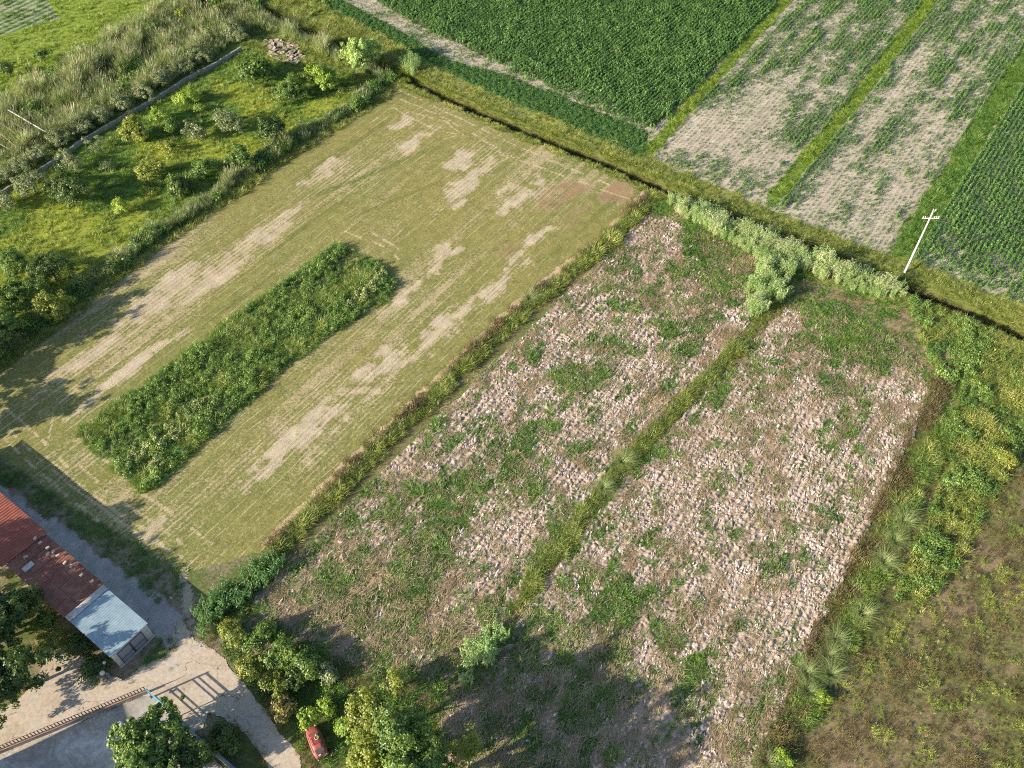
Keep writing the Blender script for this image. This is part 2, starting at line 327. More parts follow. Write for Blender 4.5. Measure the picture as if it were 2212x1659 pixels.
def paint(x, y):
    """albedo of bare soil / straw, albedo of low growth, and how much growth covers it"""
    n = x.shape; s, t = st(x, y)
    wx, wy = wob(x, y, .5, 1.4)
    big = fbm(x, y, 14, 1, 4); med = fbm(x, y, 3.5, 2, 3); row = fbm(s/14, t/1.1, 1, 5, 3)
    soil = np.empty(n+(3,)); soil[:] = (.33, .27, .19); veg = np.empty(n+(3,)); veg[:] = (.13, .19, .045); cov = np.full(n, .75)+(big-.5)*.6
    def setz(m, so=None, ve=None, co=None):
        if so is not None: soil[m] = so
        if ve is not None: veg[m] = ve
        if co is not None: cov[m] = (co+np.zeros(n))[m] if not np.isscalar(co) else co
    # far land to the right and around: rough
    # lime fields top left
    m = inpoly(wx, wy, LIME); setz(m, (.32, .30, .16), (.22, .29, .05), .85+(med-.5)*.5)
    m = inpoly(wx, wy, PLOT); q = .5+.5*np.sin(t*2*math.pi/1.6); setz(m, (.34, .32, .24), (.10, .22, .06), .25+.5*q+(med-.5)*.5)
    m = inpoly(wx, wy, REEDS); setz(m, (.22, .19, .11), (.12, .17, .06), .6)
    m = inpoly(wx, wy, ORCH)
    hue = sstep(.35, .65, fbm(x, y, 7, 33, 3))[..., None]
    setz(m, (.28, .25, .11), None, .8+(med-.5)*.5); veg[m] = ((1-hue)*np.array((.12, .20, .035))+hue*np.array((.27, .31, .05)))[m]
    # corn land
    m = inpoly(x, y, CORNLAND); setz(m, (.50, .44, .35), (.11, .18, .05), .22+(med-.5)*.7)
    k = .82+.25*vn(s/20, t/.5, 1, 8) + .1*np.sin(t*2*math.pi/.75)
    soil[m] *= k[m][:, None]
    m = inpoly(wx, wy, CORN1) & (dline(x, y, LEG)+(med-.5)*6 > 3.5); setz(m, (.17, .15, .10), (.06, .10, .035), .55)
    soil[inpoly(x, y, CORNLAND)] *= .93
    m2 = inpoly(wx, wy, LEG); setz(m2, (.20, .18, .10), (.05, .13, .04), .8)
    for g, wd in ((G1, 1.1), (G2, 1.3), (G3, 1.9)):
        d = dline(wx, wy, g); setz(d < wd, (.25, .23, .12), (.17, .25, .05), .85)
    # mown field
    LIN_ = 0
    m = inpoly(wx+(x-wx)*.7, wy+(y-wy)*.7, MOWN)
    row2 = vn(s/30, t/.55, 1, 12); row3 = vn(s/40, t/3.0, 1, 13)
    cv = .64+(big-.5)*.5+(row3-.5)*.25+(row2-.5)*.35
    pb = np.zeros(n); 
    for u, v, a, b in pale_blobs: pb = np.maximum(pb, blob(x, y, u, v, a, b))
    pb = sstep(.15, 1.3, pb+(row2-.5)*.7+(fbm(x, y, 1.2, 61, 3)-.5)*.9)
    tb = np.zeros(n)
    for u, v, a, b in tan_blobs: tb = np.maximum(tb, blob(x, y, u, v, a, b))
    tb = sstep(.2, .9, tb+(med-.5)*.3)
    gb = np.zeros(n)
    for a, b, wd in green_bands: gb = np.maximum(gb, 1-dline(x, y, GP([a, b]))/wd)
    gb = np.clip(gb*2, 0, 1)*(row > .4)*.5
    cv = cv-.75*pb-.3*tb+.35*gb*(1-pb*.5)
    inr = np.zeros(n)
    for u, v, a, b in pale_blobs+[(300, 900, 14, 3), (700, 1000, 16, 6), (450, 1060, 12, 5), (800, 330, 12, 5), (560, 640, 16, 3), (330, 720, 16, 4)]: inr = np.maximum(inr, blob(x, y, u, v, a*1.6, b*1.5))
    per = 1.45; ph = t/per+.12*(vn(s, t*0, 6, 20)-.5); fr = np.abs(ph-np.round(ph))*per; rid = _h(np.round(ph), np.round(ph)*0, 4)
    ln = (fr < .08+.07*rid)*sstep(.3, .55, inr)*(rid > .15)*(vn(s, rid*90, 7, 21) > .3)
    ln2 = np.zeros(n)
    for tr in ctracks: ln2 = np.maximum(ln2, (dline(x+(med-.5)*.8, y, GP(tr)) < .13)*(vn(x, y, 1.2, 30) > .35))
    base = np.array((.43, .36, .22))*(1-pb[..., None])+np.array((.50, .43, .315))*pb[..., None]
    vg_ = np.array((.215, .22, .075))*(1-gb[..., None])+np.array((.125, .155, .045))*gb[..., None]
    base = base*(1-.8*tb[..., None])+np.array((.27, .18, .10))*.8*tb[..., None]
    soil[m] = base[m]; veg[m] = (vg_+ (big[..., None]-.5)*np.array((.12, .05, .03)))[m]; cov[m] = cv[m]
    global LINES; LINES = np.where(m, inr, 0)
    ml = m & (ln2 > 0); soil[ml] = (.46, .39, .24); cov[ml] = .15
    dk = (np.abs(fr-.32) < .1) & m & (inr > .3) & (rid > .3); soil[dk] *= .8; cov[dk] += .2
    # bare tan margin along hedge B and the bottom corner
    d = dline(wx, wy, HB); q = m & (d < 2.4); soil[q] = (.50, .38, .25); cov[q] = .25
    d = dline(wx, wy, HD); q = m & (d < 2.4); soil[q] = (.30, .22, .14); cov[q] = .35
    # ploughed
    m = inpoly(wx, wy, P1) | inpoly(wx, wy, P2)
    gp = plgreen(x, y)
    pk = np.clip(.15+.75*cloddy(x, y)+(fbm(s/3, t, 2, 60, 3)-.5)*.6, 0, 1)
    sb = np.array((.31, .225, .15))*(1-pk[..., None])+np.array((.46, .375, .31))*pk[..., None]
    soil[m] = sb[m]; veg[m] = (np.array((.095, .145, .042))+(med[..., None]-.5)*np.array((.06, .04, .02)))[m]; cov[m] = gp[m]
    # rough land on the right
    m = inpoly(wx, wy, ROUGH); setz(m, (.25, .19, .12), (.13, .145, .05), .5+(big-.5)*1.0+(med-.5)*.5)
    m = inpoly(wx, wy, THICKR); setz(m, (.25, .21, .10), (.17, .22, .05), .7)
    MG = GP([(1400, 435), (1500, 440), (1700, 560), (1960, 640), (2070, 740), (2060, 880), (1990, 840), (1930, 770), (1790, 655), (1690, 670), (1600, 620), (1560, 560), (1440, 470), (1380, 480)])
    q = inpoly(wx, wy, MG) & ~(inpoly(wx, wy, P1) | inpoly(wx, wy, P2)); soil[q] = (.34, .25, .17); cov[q] = .45
    q = (np.minimum(dline(wx, wy, HB), dline(wx, wy, HC)) < 2.3) & ~inpoly(x, y, MOWN) & ~(inpoly(wx, wy, P1) | inpoly(wx, wy, P2)); soil[q] = (.24, .18, .11); veg[q] = (.12, .16, .04); cov[q] = .5
    # ditch banks
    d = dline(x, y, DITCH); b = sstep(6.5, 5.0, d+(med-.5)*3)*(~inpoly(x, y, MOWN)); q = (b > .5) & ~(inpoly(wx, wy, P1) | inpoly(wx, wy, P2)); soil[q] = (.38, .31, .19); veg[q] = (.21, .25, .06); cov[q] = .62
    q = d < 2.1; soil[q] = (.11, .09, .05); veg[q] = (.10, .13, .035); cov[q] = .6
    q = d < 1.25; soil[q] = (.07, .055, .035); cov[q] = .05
    # bottom left: shady scrub earth, track, road, yard
    BL = GP([(-400, 900), (0, 985), (150, 1090), (400, 1238), (560, 1195), (600, 1210), (545, 1300), (700, 1400), (800, 1450), (960, 1480), (950, 1860), (-400, 1860)])
    m = inpoly(wx, wy, BL); setz(m, (.27, .225, .16), (.12, .155, .05), .6+(med-.5)*1.0+(big-.5)*.4)
    grav = fbm(x, y, .7, 70, 2)
    d = np.minimum(dline(x, y, TRACK)-.9, dline(x, y, TRACK2)-.35)+(fbm(x, y, 1.6, 75, 3)-.5)*1.6; q = m & (d < .5); soil[q] = (np.array((.40, .38, .36))*(.8+.4*grav[..., None]))[q]; cov[q] = .15
    d = dline(wx, wy, GP([(400, 1240), (400, 1300), (425, 1360)])); q = (d < .5) & m; soil[q] = (.42, .36, .28); cov[q] = .1
    return soil, veg, np.clip(cov, -.2, 1.2)
grn = [(1520, 545, 5, 5, .9), (1560, 590, 4, 3, .8), (1440, 600, 6, 2, .5), (1250, 840, 9, 4, .45), (930, 1170, 8, 3.2, .8), (900, 1270, 5, 3.6, .8), (990, 1040, 6, 3, .6), (760, 1240, 7, 4, .45), (700, 1150, 6, 2, .5), (1080, 1000, 7, 1.5, .5), (1480, 760, 10, 1.5, .35), (1800, 690, 5, 6, .85), (1880, 740, 3, 5, .8), (1740, 640, 3, 4, .8), (1540, 860, 12, 1.0, .5),
       (1830, 900, 4, 3, .35), (1400, 980, 6, 1.2, .45), (1000, 1400, 4, 4, .5), (1200, 1480, 5, 6, .35), (1330, 1300, 5, 1.6, .4), (1480, 1500, 6, 1.5, .4), (820, 1380, 4, 5, .5), (1690, 1180, 5, 2, .3), (1230, 1600, 5, 5, .3), (650, 1280, 5, 3, .5), (1130, 1220, 8, 1, .35), (870, 1100, 8, 3, .35)]
def plgreen(x, y):
    s, t = st(x, y); g = np.full(np.shape(x), .0)
    for u, v, a, b, k in grn: g = np.maximum(g, k*.95*sstep(.05, .85, blob(x, y, u, v, a*1.15, b*1.15)+(fbm(x, y, 3, 44, 3)-.5)*.6))
    g = g+.24+(fbm(s/2.2, t, 1.8, 40, 4)-.5)*1.2+(fbm(s/1.5, t, .8, 41, 2)-.5)*.8+(fbm(x, y, 9, 42, 2)-.5)*.6
    return g
def cloddy(x, y):
    s, t = st(x, y); c = sstep(.38, .66, fbm(s/2.5, t, 2.6, 47, 4)*.6+fbm(x, y, 1.3, 48, 2)*.4+.10)
    for u, v, a, b, k in ((700, 1340, 8, 9, 1), (800, 1250, 8, 6, .8), (1000, 1420, 6, 6, .8), (1420, 560, 7, 4, .6), (1950, 780, 3, 7, .7), (1250, 1500, 10, 8, .5), (1050, 1600, 9, 6, .7)): c = c*(1-k*blob(x, y, u, v, a, b))
    return c
def inany(x, y, Ps):
    m = np.zeros(np.shape(x), bool)
    for P in Ps: m |= inpoly(x, y, P)
    return m
# ------------------------------------------------------------------ ground
def groundmat(k):
    so_ = k.N('ShaderNodeAttribute', attribute_name='soil').outputs['Color']; ve = k.N('ShaderNodeAttribute', attribute_name='veg').outputs['Color']
    cv = k.N('ShaderNodeAttribute', attribute_name='cover').outputs['Fac']
    mp = k.N('ShaderNodeMapping', i={'Rotation': (0, 0, -AZ), 'Scale': (.75, 1, 1)}); k.L(pos(k), mp.inputs['Vector']); v = mp.outputs[0]
    n1 = noise(k, 3.2, 4, .7, v, .6); n2 = noise(k, 9, 3, .7, v, .3); n3 = noise(k, .6, 3, .6)
    th = math_(k, 'ADD', math_(k, 'MULTIPLY', n1, .6), math_(k, 'MULTIPLY', n2, .4))
    f = math_(k, 'SUBTRACT', cv, .5); f = math_(k, 'MULTIPLY', f, .55); f = math_(k, 'ADD', f, th); f = math_(k, 'SUBTRACT', f, .44); f = math_(k, 'MULTIPLY', f, 8, True)
    sc = mixc(k, 1.0, so_, ramp(k, n2, [(.3, (.62, .60, .58)), (.7, (1.35, 1.35, 1.35))]), 'MULTIPLY')
    vc = mixc(k, 1.0, ve, ramp(k, n1, [(.3, (1.3, 1.22, 1.2)), (.7, (.62, .68, .65))]), 'MULTIPLY')
    sx = k.N('ShaderNodeSeparateXYZ'); k.L(pos(k), sx.inputs[0])
    tt = math_(k, 'SUBTRACT', math_(k, 'MULTIPLY', sx.outputs[0], sA), math_(k, 'MULTIPLY', sx.outputs[1], cA))
    tt = math_(k, 'ADD', math_(k, 'MULTIPLY', tt, 1/1.45), math_(k, 'MULTIPLY', noise(k, .12, 3), .9))
    pp = math_(k, 'PINGPONG', tt, .5); li = k.N('ShaderNodeAttribute', attribute_name='lines').outputs['Fac']
    lm = math_(k, 'MULTIPLY', math_(k, 'SUBTRACT', .050, pp), 30, True); dm_ = math_(k, 'SUBTRACT', 1.0, math_(k, 'MULTIPLY', math_(k, 'ABSOLUTE', math_(k, 'SUBTRACT', pp, .14)), 14), True)
    seg = math_(k, 'MULTIPLY', math_(k, 'SUBTRACT', noise(k, .35, 3, .6, v), .42), 6, True); seg = math_(k, 'MULTIPLY', seg, math_(k, 'ADD', math_(k, 'MULTIPLY', li, 3, True), 0.0, True))
    lm = math_(k, 'MULTIPLY', lm, seg); dm_ = math_(k, 'MULTIPLY', dm_, seg)
    sc = mixc(k, math_(k, 'MULTIPLY', lm, .8), sc, (.50, .43, .28)); f = math_(k, 'SUBTRACT', f, lm, True); f = math_(k, 'ADD', f, math_(k, 'MULTIPLY', dm_, .5), True)
    col = mixc(k, f, sc, vc); col = mixc(k, .6, col, mixc(k, 1.0, col, ramp(k, n3, [(.3, (.72, .72, .72)), (.7, (1.25, 1.25, 1.25))]), 'MULTIPLY'))
    return princ(k, col, .95, 0, math_(k, 'ADD', n2, n1), .55, .09, .1)
M['ground'] = mat('ground_cover', groundmat)
def axis(a, b, st_, far):
    c = np.arange(a, b, st_); o = []; d = st_
    p = b
    while p < far: o.append(p); d *= 1.35; p += d
    q = []; p = a; d = st_
    while p > -far: d *= 1.35; p -= d; q.append(p)
    return np.concatenate([q[::-1], c, o])
def grid_mesh(name, X, Y, Z, keep=None):
    ny, nx = X.shape; V = np.stack([X, Y, Z], -1).reshape(-1, 3)
    i = (np.arange(ny-1)[:, None]*nx+np.arange(nx-1)[None]).ravel(); Fa = np.stack([i, i+1, i+nx+1, i+nx], 1)
    if keep is not None: Fa = Fa[keep.ravel()]
    used = np.zeros(len(V), bool); used[Fa.ravel()] = True; rm = np.cumsum(used)-1
    Fa = rm[Fa]; V = V[used]
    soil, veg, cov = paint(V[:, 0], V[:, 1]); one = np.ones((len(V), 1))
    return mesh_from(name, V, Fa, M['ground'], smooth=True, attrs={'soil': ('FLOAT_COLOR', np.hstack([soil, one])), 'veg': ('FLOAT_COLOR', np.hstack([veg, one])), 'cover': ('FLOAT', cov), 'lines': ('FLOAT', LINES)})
def zground(x, y):
    d = dline(x, y, DITCH); z = -1.6*sstep(2.0, .8, d)
    z = z+(fbm(x, y, 5, 80, 2)-.5)*.04*sstep(3, 6, d)
    z = z+.45*np.exp(-(np.abs(d-5.2)/1.3)**2)*inpoly(x, y, CORNLAND)*0
    return z
xs = axis(-122, 122, .23, 4000); ys = axis(18, 198, .23, 4000)
X, Y = np.meshgrid(xs, ys)
near = (X > -128) & (X < 128) & (Y > 12) & (Y < 205)
Z = np.where(near, zground(X, Y), 0)
tag(put('ground', grid_mesh('ground', X, Y, Z)), kind='structure')
# ploughed earth: a lumpy sheet over the ground
s_all, t_all = st(np.concatenate([P1[:, 0], P2[:, 0]]), np.concatenate([P1[:, 1], P2[:, 1]]))
SS, TT = np.meshgrid(np.arange(s_all.min(), s_all.max(), .11), np.arange(t_all.min(), t_all.max(), .11))
PX, PY = xy(SS, TT)
ex, ey = wob(PX, PY, .5, 1.4)
kp = inpoly(ex, ey, P1) | inpoly(ex, ey, P2)
w1, id1 = worley(SS/1.35+.8*(fbm(SS, TT, 1.5, 90, 2)-.5), TT+.8*(fbm(SS, TT, 1.5, 91, 2)-.5), .42, 92)
w2, id2 = worley(SS/1.2, TT, .26, 93)
grp = np.clip(plgreen(PX, PY), 0, 1)
amp = (1-.6*sstep(.3, .8, grp))*(.18+.85*cloddy(PX, PY))
Zp = .03+amp*(.21*np.clip(1-w1/.62, 0, 1)**.7*(.35+.9*id1)+.08*np.clip(1-w2/.7, 0, 1)*id2+.07*np.sin(TT*2*math.pi/.95+fbm(SS, TT, 6, 96)*4))
Zp = Zp + (fbm(PX, PY, 5, 80, 2)-.5)*.04
kk = kp[:-1, :-1] & kp[1:, 1:] & kp[:-1, 1:] & kp[1:, :-1]
half = inpoly(PX[:-1, :-1], PY[:-1, :-1], P1)
for hmask in (kk & half, kk & ~half):
    tag(put('ploughed_field', grid_mesh('ploughed_field', PX, PY, Zp, hmask)), kind='structure')
# water in the ditch
wd = []; D = DITCH; W_ = []
for i in range(len(D)):
    d = D[min(i+1, len(D)-1)]-D[max(i-1, 0)]; d /= np.hypot(*d); nrm = np.array((-d[1], d[0])); W_ += [[*(D[i]+nrm*1.5), -1.35], [*(D[i]-nrm*1.5), -1.35]]
M['water'] = mat('ditch_water', lambda k: princ(k, (.012, .014, .009), .25, 0, None, .05, .02, .3))
tag(put('water', mesh_from('water', W_, np.array([[2*i, 2*i+1, 2*i+3, 2*i+2] for i in range(len(D)-1)]), M['water'])), kind='structure')

# road and yard: sheets 4 mm and more above the ground
def flat_sheet(name, P, step, z, mt, a=.35):
    x0, y0 = P.min(0); x1, y1 = P.max(0)
    X, Y = np.meshgrid(np.arange(x0-1, x1+1, step), np.arange(y0-1, y1+1, step)); ex, ey = wob(X, Y, a, 1.2, 140)
    m = inpoly(ex, ey, P); k = m[:-1, :-1] & m[1:, 1:] & m[1:, :-1] & m[:-1, 1:]
    ny, nx = X.shape; i = (np.arange(ny-1)[:, None]*nx+np.arange(nx-1)[None]).ravel(); Fa = np.stack([i, i+1, i+nx+1, i+nx], 1)[k.ravel()]
    V = np.stack([X, Y, z+(fbm(X, Y, 2, 141, 3)-.5)*.008], -1).reshape(-1, 3); u = np.zeros(len(V), bool); u[Fa.ravel()] = True; rm = np.cumsum(u)-1
    return tag(put(name, mesh_from(name, V[u], rm[Fa], mt, smooth=True)), kind='structure')
def roadmat(k):
    a = noise(k, .35, 4, .6); b = noise(k, 2.5, 5, .75); c = noise(k, 14, 3, .7)
    col = ramp(k, a, [(.3, (.40, .33, .25)), (.5, (.50, .43, .34)), (.7, (.46, .42, .37))])
    col = mixc(k, .8, col, mixc(k, 1.0, col, ramp(k, b, [(.25, (.62, .60, .57)), (.6, (1.08, 1.08, 1.08)), (.8, (1.25, 1.22, 1.2))]), 'MULTIPLY'))
    wv = k.N('ShaderNodeTexVoronoi', feature='DISTANCE_TO_EDGE', i={'Scale': .22}); 
    vv = k.N('ShaderNodeVectorMath', operation='ADD'); nn = k.N('ShaderNodeTexNoise', i={'Scale': .6, 'Detail': 4}); k.L(pos(k), nn.inputs['Vector']); k.L(pos(k), vv.inputs[0])
    sc_ = k.N('ShaderNodeVectorMath', operation='SCALE', i={'Scale': 3.0}); k.L(nn.outputs[1], sc_.inputs[0]); k.L(sc_.outputs[0], vv.inputs[1]); k.L(vv.outputs[0], wv.inputs['Vector'])
    cr = math_(k, 'LESS_THAN', wv.outputs[0], .006)
    sel = math_(k, 'GREATER_THAN', noise(k, .15, 2), .5); cr = math_(k, 'MULTIPLY', cr, sel)
    st_ = ramp(k, noise(k, .9, 6, .7), [(.62, (0, 0, 0)), (.70, (1, 1, 1))])
    col = mixc(k, st_, col, (.20, .17, .10)); col = mixc(k, cr, col, (.13, .11, .08))
    return princ(k, col, .9, 0, math_(k, 'ADD', c, b), .35, .03, .2)
M['road'] = mat('pale_concrete_and_gravel', roadmat)
def yardmat(k):
    a = noise(k, .3, 5, .65, None, 1.0); b = noise(k, 2.0, 5, .7)
    col = ramp(k, a, [(.3, (.30, .28, .25)), (.48, (.40, .38, .35)), (.62, (.56, .55, .53))])
    col = mixc(k, .8, col, mixc(k, 1.0, col, ramp(k, b, [(.25, (.6, .6, .6)), (.7, (1.15, 1.15, 1.15))]), 'MULTIPLY'))
    return princ(k, col, .85, 0, b, .25, .03, .2)
M['yard'] = mat('patched_concrete', yardmat)
flat_sheet('road', ROADP, .12, .045, M['road'])
flat_sheet('yard_pavement', YARDP, .12, .038, M['yard'], .02)

# ------------------------------------------------------------------ plant templates (kept out of the scene, scattered as instances)
def nrmz(a): return a/(np.linalg.norm(a, axis=-1, keepdims=True)+1e-9)
def blades(mb, n, rad, h, wd, lean=.5, droop=.4, k=4, mi=0, c=(0, 0)):
    az = R.random(n)*2*math.pi; r = rad*np.sqrt(R.random(n)); bx = np.cos(az)*r+c[0]; by = np.sin(az)*r+c[1]
    az2 = az+R.normal(size=n)*.8; hh = h*(.55+.6*R.random(n)); ln = lean*(.3+R.random(n))
    q = np.linspace(0, 1, k)[None]; dr = np.stack([np.cos(az2), np.sin(az2)], 1)
    hor = hh[:, None]*(ln[:, None]*q+droop*q**2.5); z = hh[:, None]*(q-droop*.55*q**3)
    Pt = np.stack([bx[:, None]+dr[:, :1]*hor, by[:, None]+dr[:, 1:]*hor, z], -1)
    side = np.stack([-dr[:, 1], dr[:, 0], np.zeros(n)], 1)+R.normal(size=(n, 3))*.3; side = nrmz(side)
    mb.strips(Pt, side, wd*np.array([1, .95, .7, .08])[:k] if k == 4 else wd*np.linspace(1, .1, k), mi=mi)
def dome_leaves(mb, n, rx, h, ln, wd, mi=0, c=(0, 0, 0), low=.0):
    d = nrmz(R.normal(size=(n, 3))); d[:, 2] = np.abs(d[:, 2]); r = .55+.45*R.random(n)**.5
    p = d*r[:, None]*np.array([rx, rx, h*(1-low)])+np.array([0, 0, h*low])+np.array(c)
    nn = nrmz(d*.9+R.normal(size=(n, 3))*.6+np.array([0, 0, .4])); mb.leaves(p, nn, ln*(.6+.8*R.random(n)), wd, mi=mi)
def tpl(name, mb, mats):
    return bpy.data.objects.new(name, mb.mesh(name, mats))
def make_tpls(name, n, fn, mats):
    r = []
    for i in range(n):
        mb = MB(); fn(mb); r.append(tpl(name, mb, mats))
    return r
def t_corn(mb, hh=1.0):
    n = 9; az = np.repeat(R.random()*6.28, n)+np.arange(n)*math.pi+R.normal(size=n)*.45; z0 = np.linspace(.12, .85, n)*hh; L = (.55+.25*R.random(n))*hh*np.linspace(1, .75, n)
    q = np.linspace(0, 1, 5)[None]; dr = np.stack([np.cos(az), np.sin(az)], 1); hor = L[:, None]*(.15*q+.75*q**1.3); z = z0[:, None]+L[:, None]*(.75*q-.95*q**2.4)
    Pt = np.stack([dr[:, :1]*hor, dr[:, 1:]*hor, z], -1); side = nrmz(np.stack([-dr[:, 1], dr[:, 0], np.zeros(n)+.25*R.normal(size=n)], 1))
    mb.strips(Pt, side, np.array([.03, .06, .065, .05, .004])*1.3); mb.tube([(0, 0, 0), (0, 0, hh*.9)], [.02, .008], 3, False)
T = {}
T['corn'] = make_tpls('corn_plant', 6, lambda m: t_corn(m), M['corn'])
for key in ('grass', 'lime', 'yellow', 'dry'):
    T[key] = make_tpls(key+'_tuft', 5, lambda m: blades(m, 46, .42, .55, .016, .5, .5), M[key])
T['stubble'] = make_tpls('short_grass_tuft', 4, lambda m: blades(m, 22, .30, .22, .018, .8, .3, 3), M['yellow'])
T['gtuft'] = make_tpls('low_grass_tuft', 4, lambda m: blades(m, 30, .26, .32, .017, .7, .5), M['grass'])
T['weed'] = make_tpls('leafy_weed', 6, lambda m: (dome_leaves(m, 90, .42, .8, .16, .085), blades(m, 14, .25, .9, .014, .3, .2)), M['weed'])
T['yweed'] = make_tpls('yellow_green_weed', 6, lambda m: (dome_leaves(m, 70, .42, .65, .14, .07), blades(m, 22, .35, .8, .016, .4, .3)), M['yellow'])
T['gweed'] = make_tpls('green_weed', 5, lambda m: (dome_leaves(m, 60, .38, .5, .13, .07), blades(m, 26, .35, .6, .016, .5, .4)), M['grass'])
T['dryweed'] = make_tpls('dry_weed', 5, lambda m: (dome_leaves(m, 70, .4, .5, .10, .03), blades(m, 20, .3, .6, .011, .4, .2)), M['dry'])
T['legume'] = make_tpls('legume_plant', 4, lambda m: dome_leaves(m, 60, .38, .45, .13, .09), M['legume'])
T['cream'] = make_tpls('pale_flowering_weed', 4, lambda m: (dome_leaves(m, 60, .4, .9, .16, .08), dome_leaves(m, 34, .42, .98, .15, .12, 1)), [M['weed'], M['cream']])
def t_reed(m):
    blades(m, 46, .5, 2.3, .022, .12, .22)
    n = 2; a = R.random(n)*6.28; r = R.random(n)*.5; x = np.cos(a)*r; y = np.sin(a)*r; z0 = 2.0+R.random(n)*.5
    q = np.linspace(0, 1, 3)[None]; Pt = np.stack([x[:, None]+.15*q, y[:, None]+.05*q, z0[:, None]+.6*q], -1); m.strips(Pt, nrmz(R.normal(size=(n, 3))*[1, 1, .1]), np.array([.015, .035, .01]), mi=1)
T['reed'] = make_tpls('reed_clump', 6, t_reed, [M['reed'], M['plume']])
def t_cane(m, hh=2.6, mi=0):
    for c in range(7):
        a = R.random()*6.28; r = R.random()*.55; bx, by = math.cos(a)*r, math.sin(a)*r; h = hh*(.7+.4*R.random()); lx, ly = bx*.5+R.normal()*.12, by*.5+R.normal()*.12
        m.tube([(bx, by, 0), (bx+lx*.4, by+ly*.4, h*.6), (bx+lx, by+ly, h)], [.016, .013, .006], 3, False)
        n = 13; q0 = np.linspace(.25, 1, n); az = np.arange(n)*math.pi+R.random()*6+R.normal(size=n)*.5; L = .52*(.7+.5*R.random(n)); q = np.linspace(0, 1, 4)[None]
        dr = np.stack([np.cos(az), np.sin(az)], 1); hor = L[:, None]*(.8*q); z = (h*q0)[:, None]+L[:, None]*(.55*q-.75*q**2.2)
        Pt = np.stack([(bx+lx*q0**2)[:, None]+dr[:, :1]*hor, (by+ly*q0**2)[:, None]+dr[:, 1:]*hor, z], -1)
        m.strips(Pt, nrmz(np.stack([-dr[:, 1], dr[:, 0], .3*R.normal(size=n)], 1)), np.array([.03, .042, .03, .003]))
T['cane'] = make_tpls('cane_clump', 6, t_cane, M['cane'])
def ico():
    g = (1+5**.5)/2; V = nrmz(np.array([(-1, g, 0), (1, g, 0), (-1, -g, 0), (1, -g, 0), (0, -1, g), (0, 1, g), (0, -1, -g), (0, 1, -g), (g, 0, -1), (g, 0, 1), (-g, 0, -1), (-g, 0, 1)], float))
    Fi = [(0, 11, 5), (0, 5, 1), (0, 1, 7), (0, 7, 10), (0, 10, 11), (1, 5, 9), (5, 11, 4), (11, 10, 2), (10, 7, 6), (7, 1, 8), (3, 9, 4), (3, 4, 2), (3, 2, 6), (3, 6, 8), (3, 8, 9), (4, 9, 5), (2, 4, 11), (6, 2, 10), (8, 6, 7), (9, 8, 1)]
    V = list(map(tuple, V)); out = []; mid = {}
    def m_(a, b):
        k = (min(a, b), max(a, b))
        if k not in mid: p = np.array(V[a])+np.array(V[b]); V.append(tuple(p/np.linalg.norm(p))); mid[k] = len(V)-1
        return mid[k]
    for a, b, c in Fi: x, y, z = m_(a, b), m_(b, c), m_(c, a); out += [(a, x, z), (b, y, x), (c, z, y), (x, y, z)]
    return np.array(V), np.array(out)
IV, IF = ico()
def t_clod(m):
    V = IV*(1+.28*R.normal(size=(len(IV), 1)))*np.array([.30, .13, .085]); m.add(V, IF, R.random(len(IF)))
M['straw'] = leafmat('dry_straw', (.26, .20, .12), (.38, .31, .21), (.52, .45, .34), .1, gain=1.0)
def t_straw(m):
    n = 26; a = R.normal(size=n)*.55; L_ = .25+.35*R.random(n); c = R.normal(size=(n, 2))*.35; q = np.linspace(-.5, .5, 3)[None]
    Pt = np.stack([c[:, :1]+np.cos(a)[:, None]*L_[:, None]*q, c[:, 1:]+np.sin(a)[:, None]*L_[:, None]*q, .05+.10*R.random((n, 1))+.12*(q+.5)*R.random((n, 1))], -1)
    m.strips(Pt, nrmz(np.stack([-np.sin(a), np.cos(a), .5*R.normal(size=n)], 1)), np.array([.012, .02, .006]))
T['straw'] = make_tpls('straw_wisp', 5, t_straw, M['straw'])
T['clod'] = make_tpls('earth_clod', 8, t_clod, M['clod'])

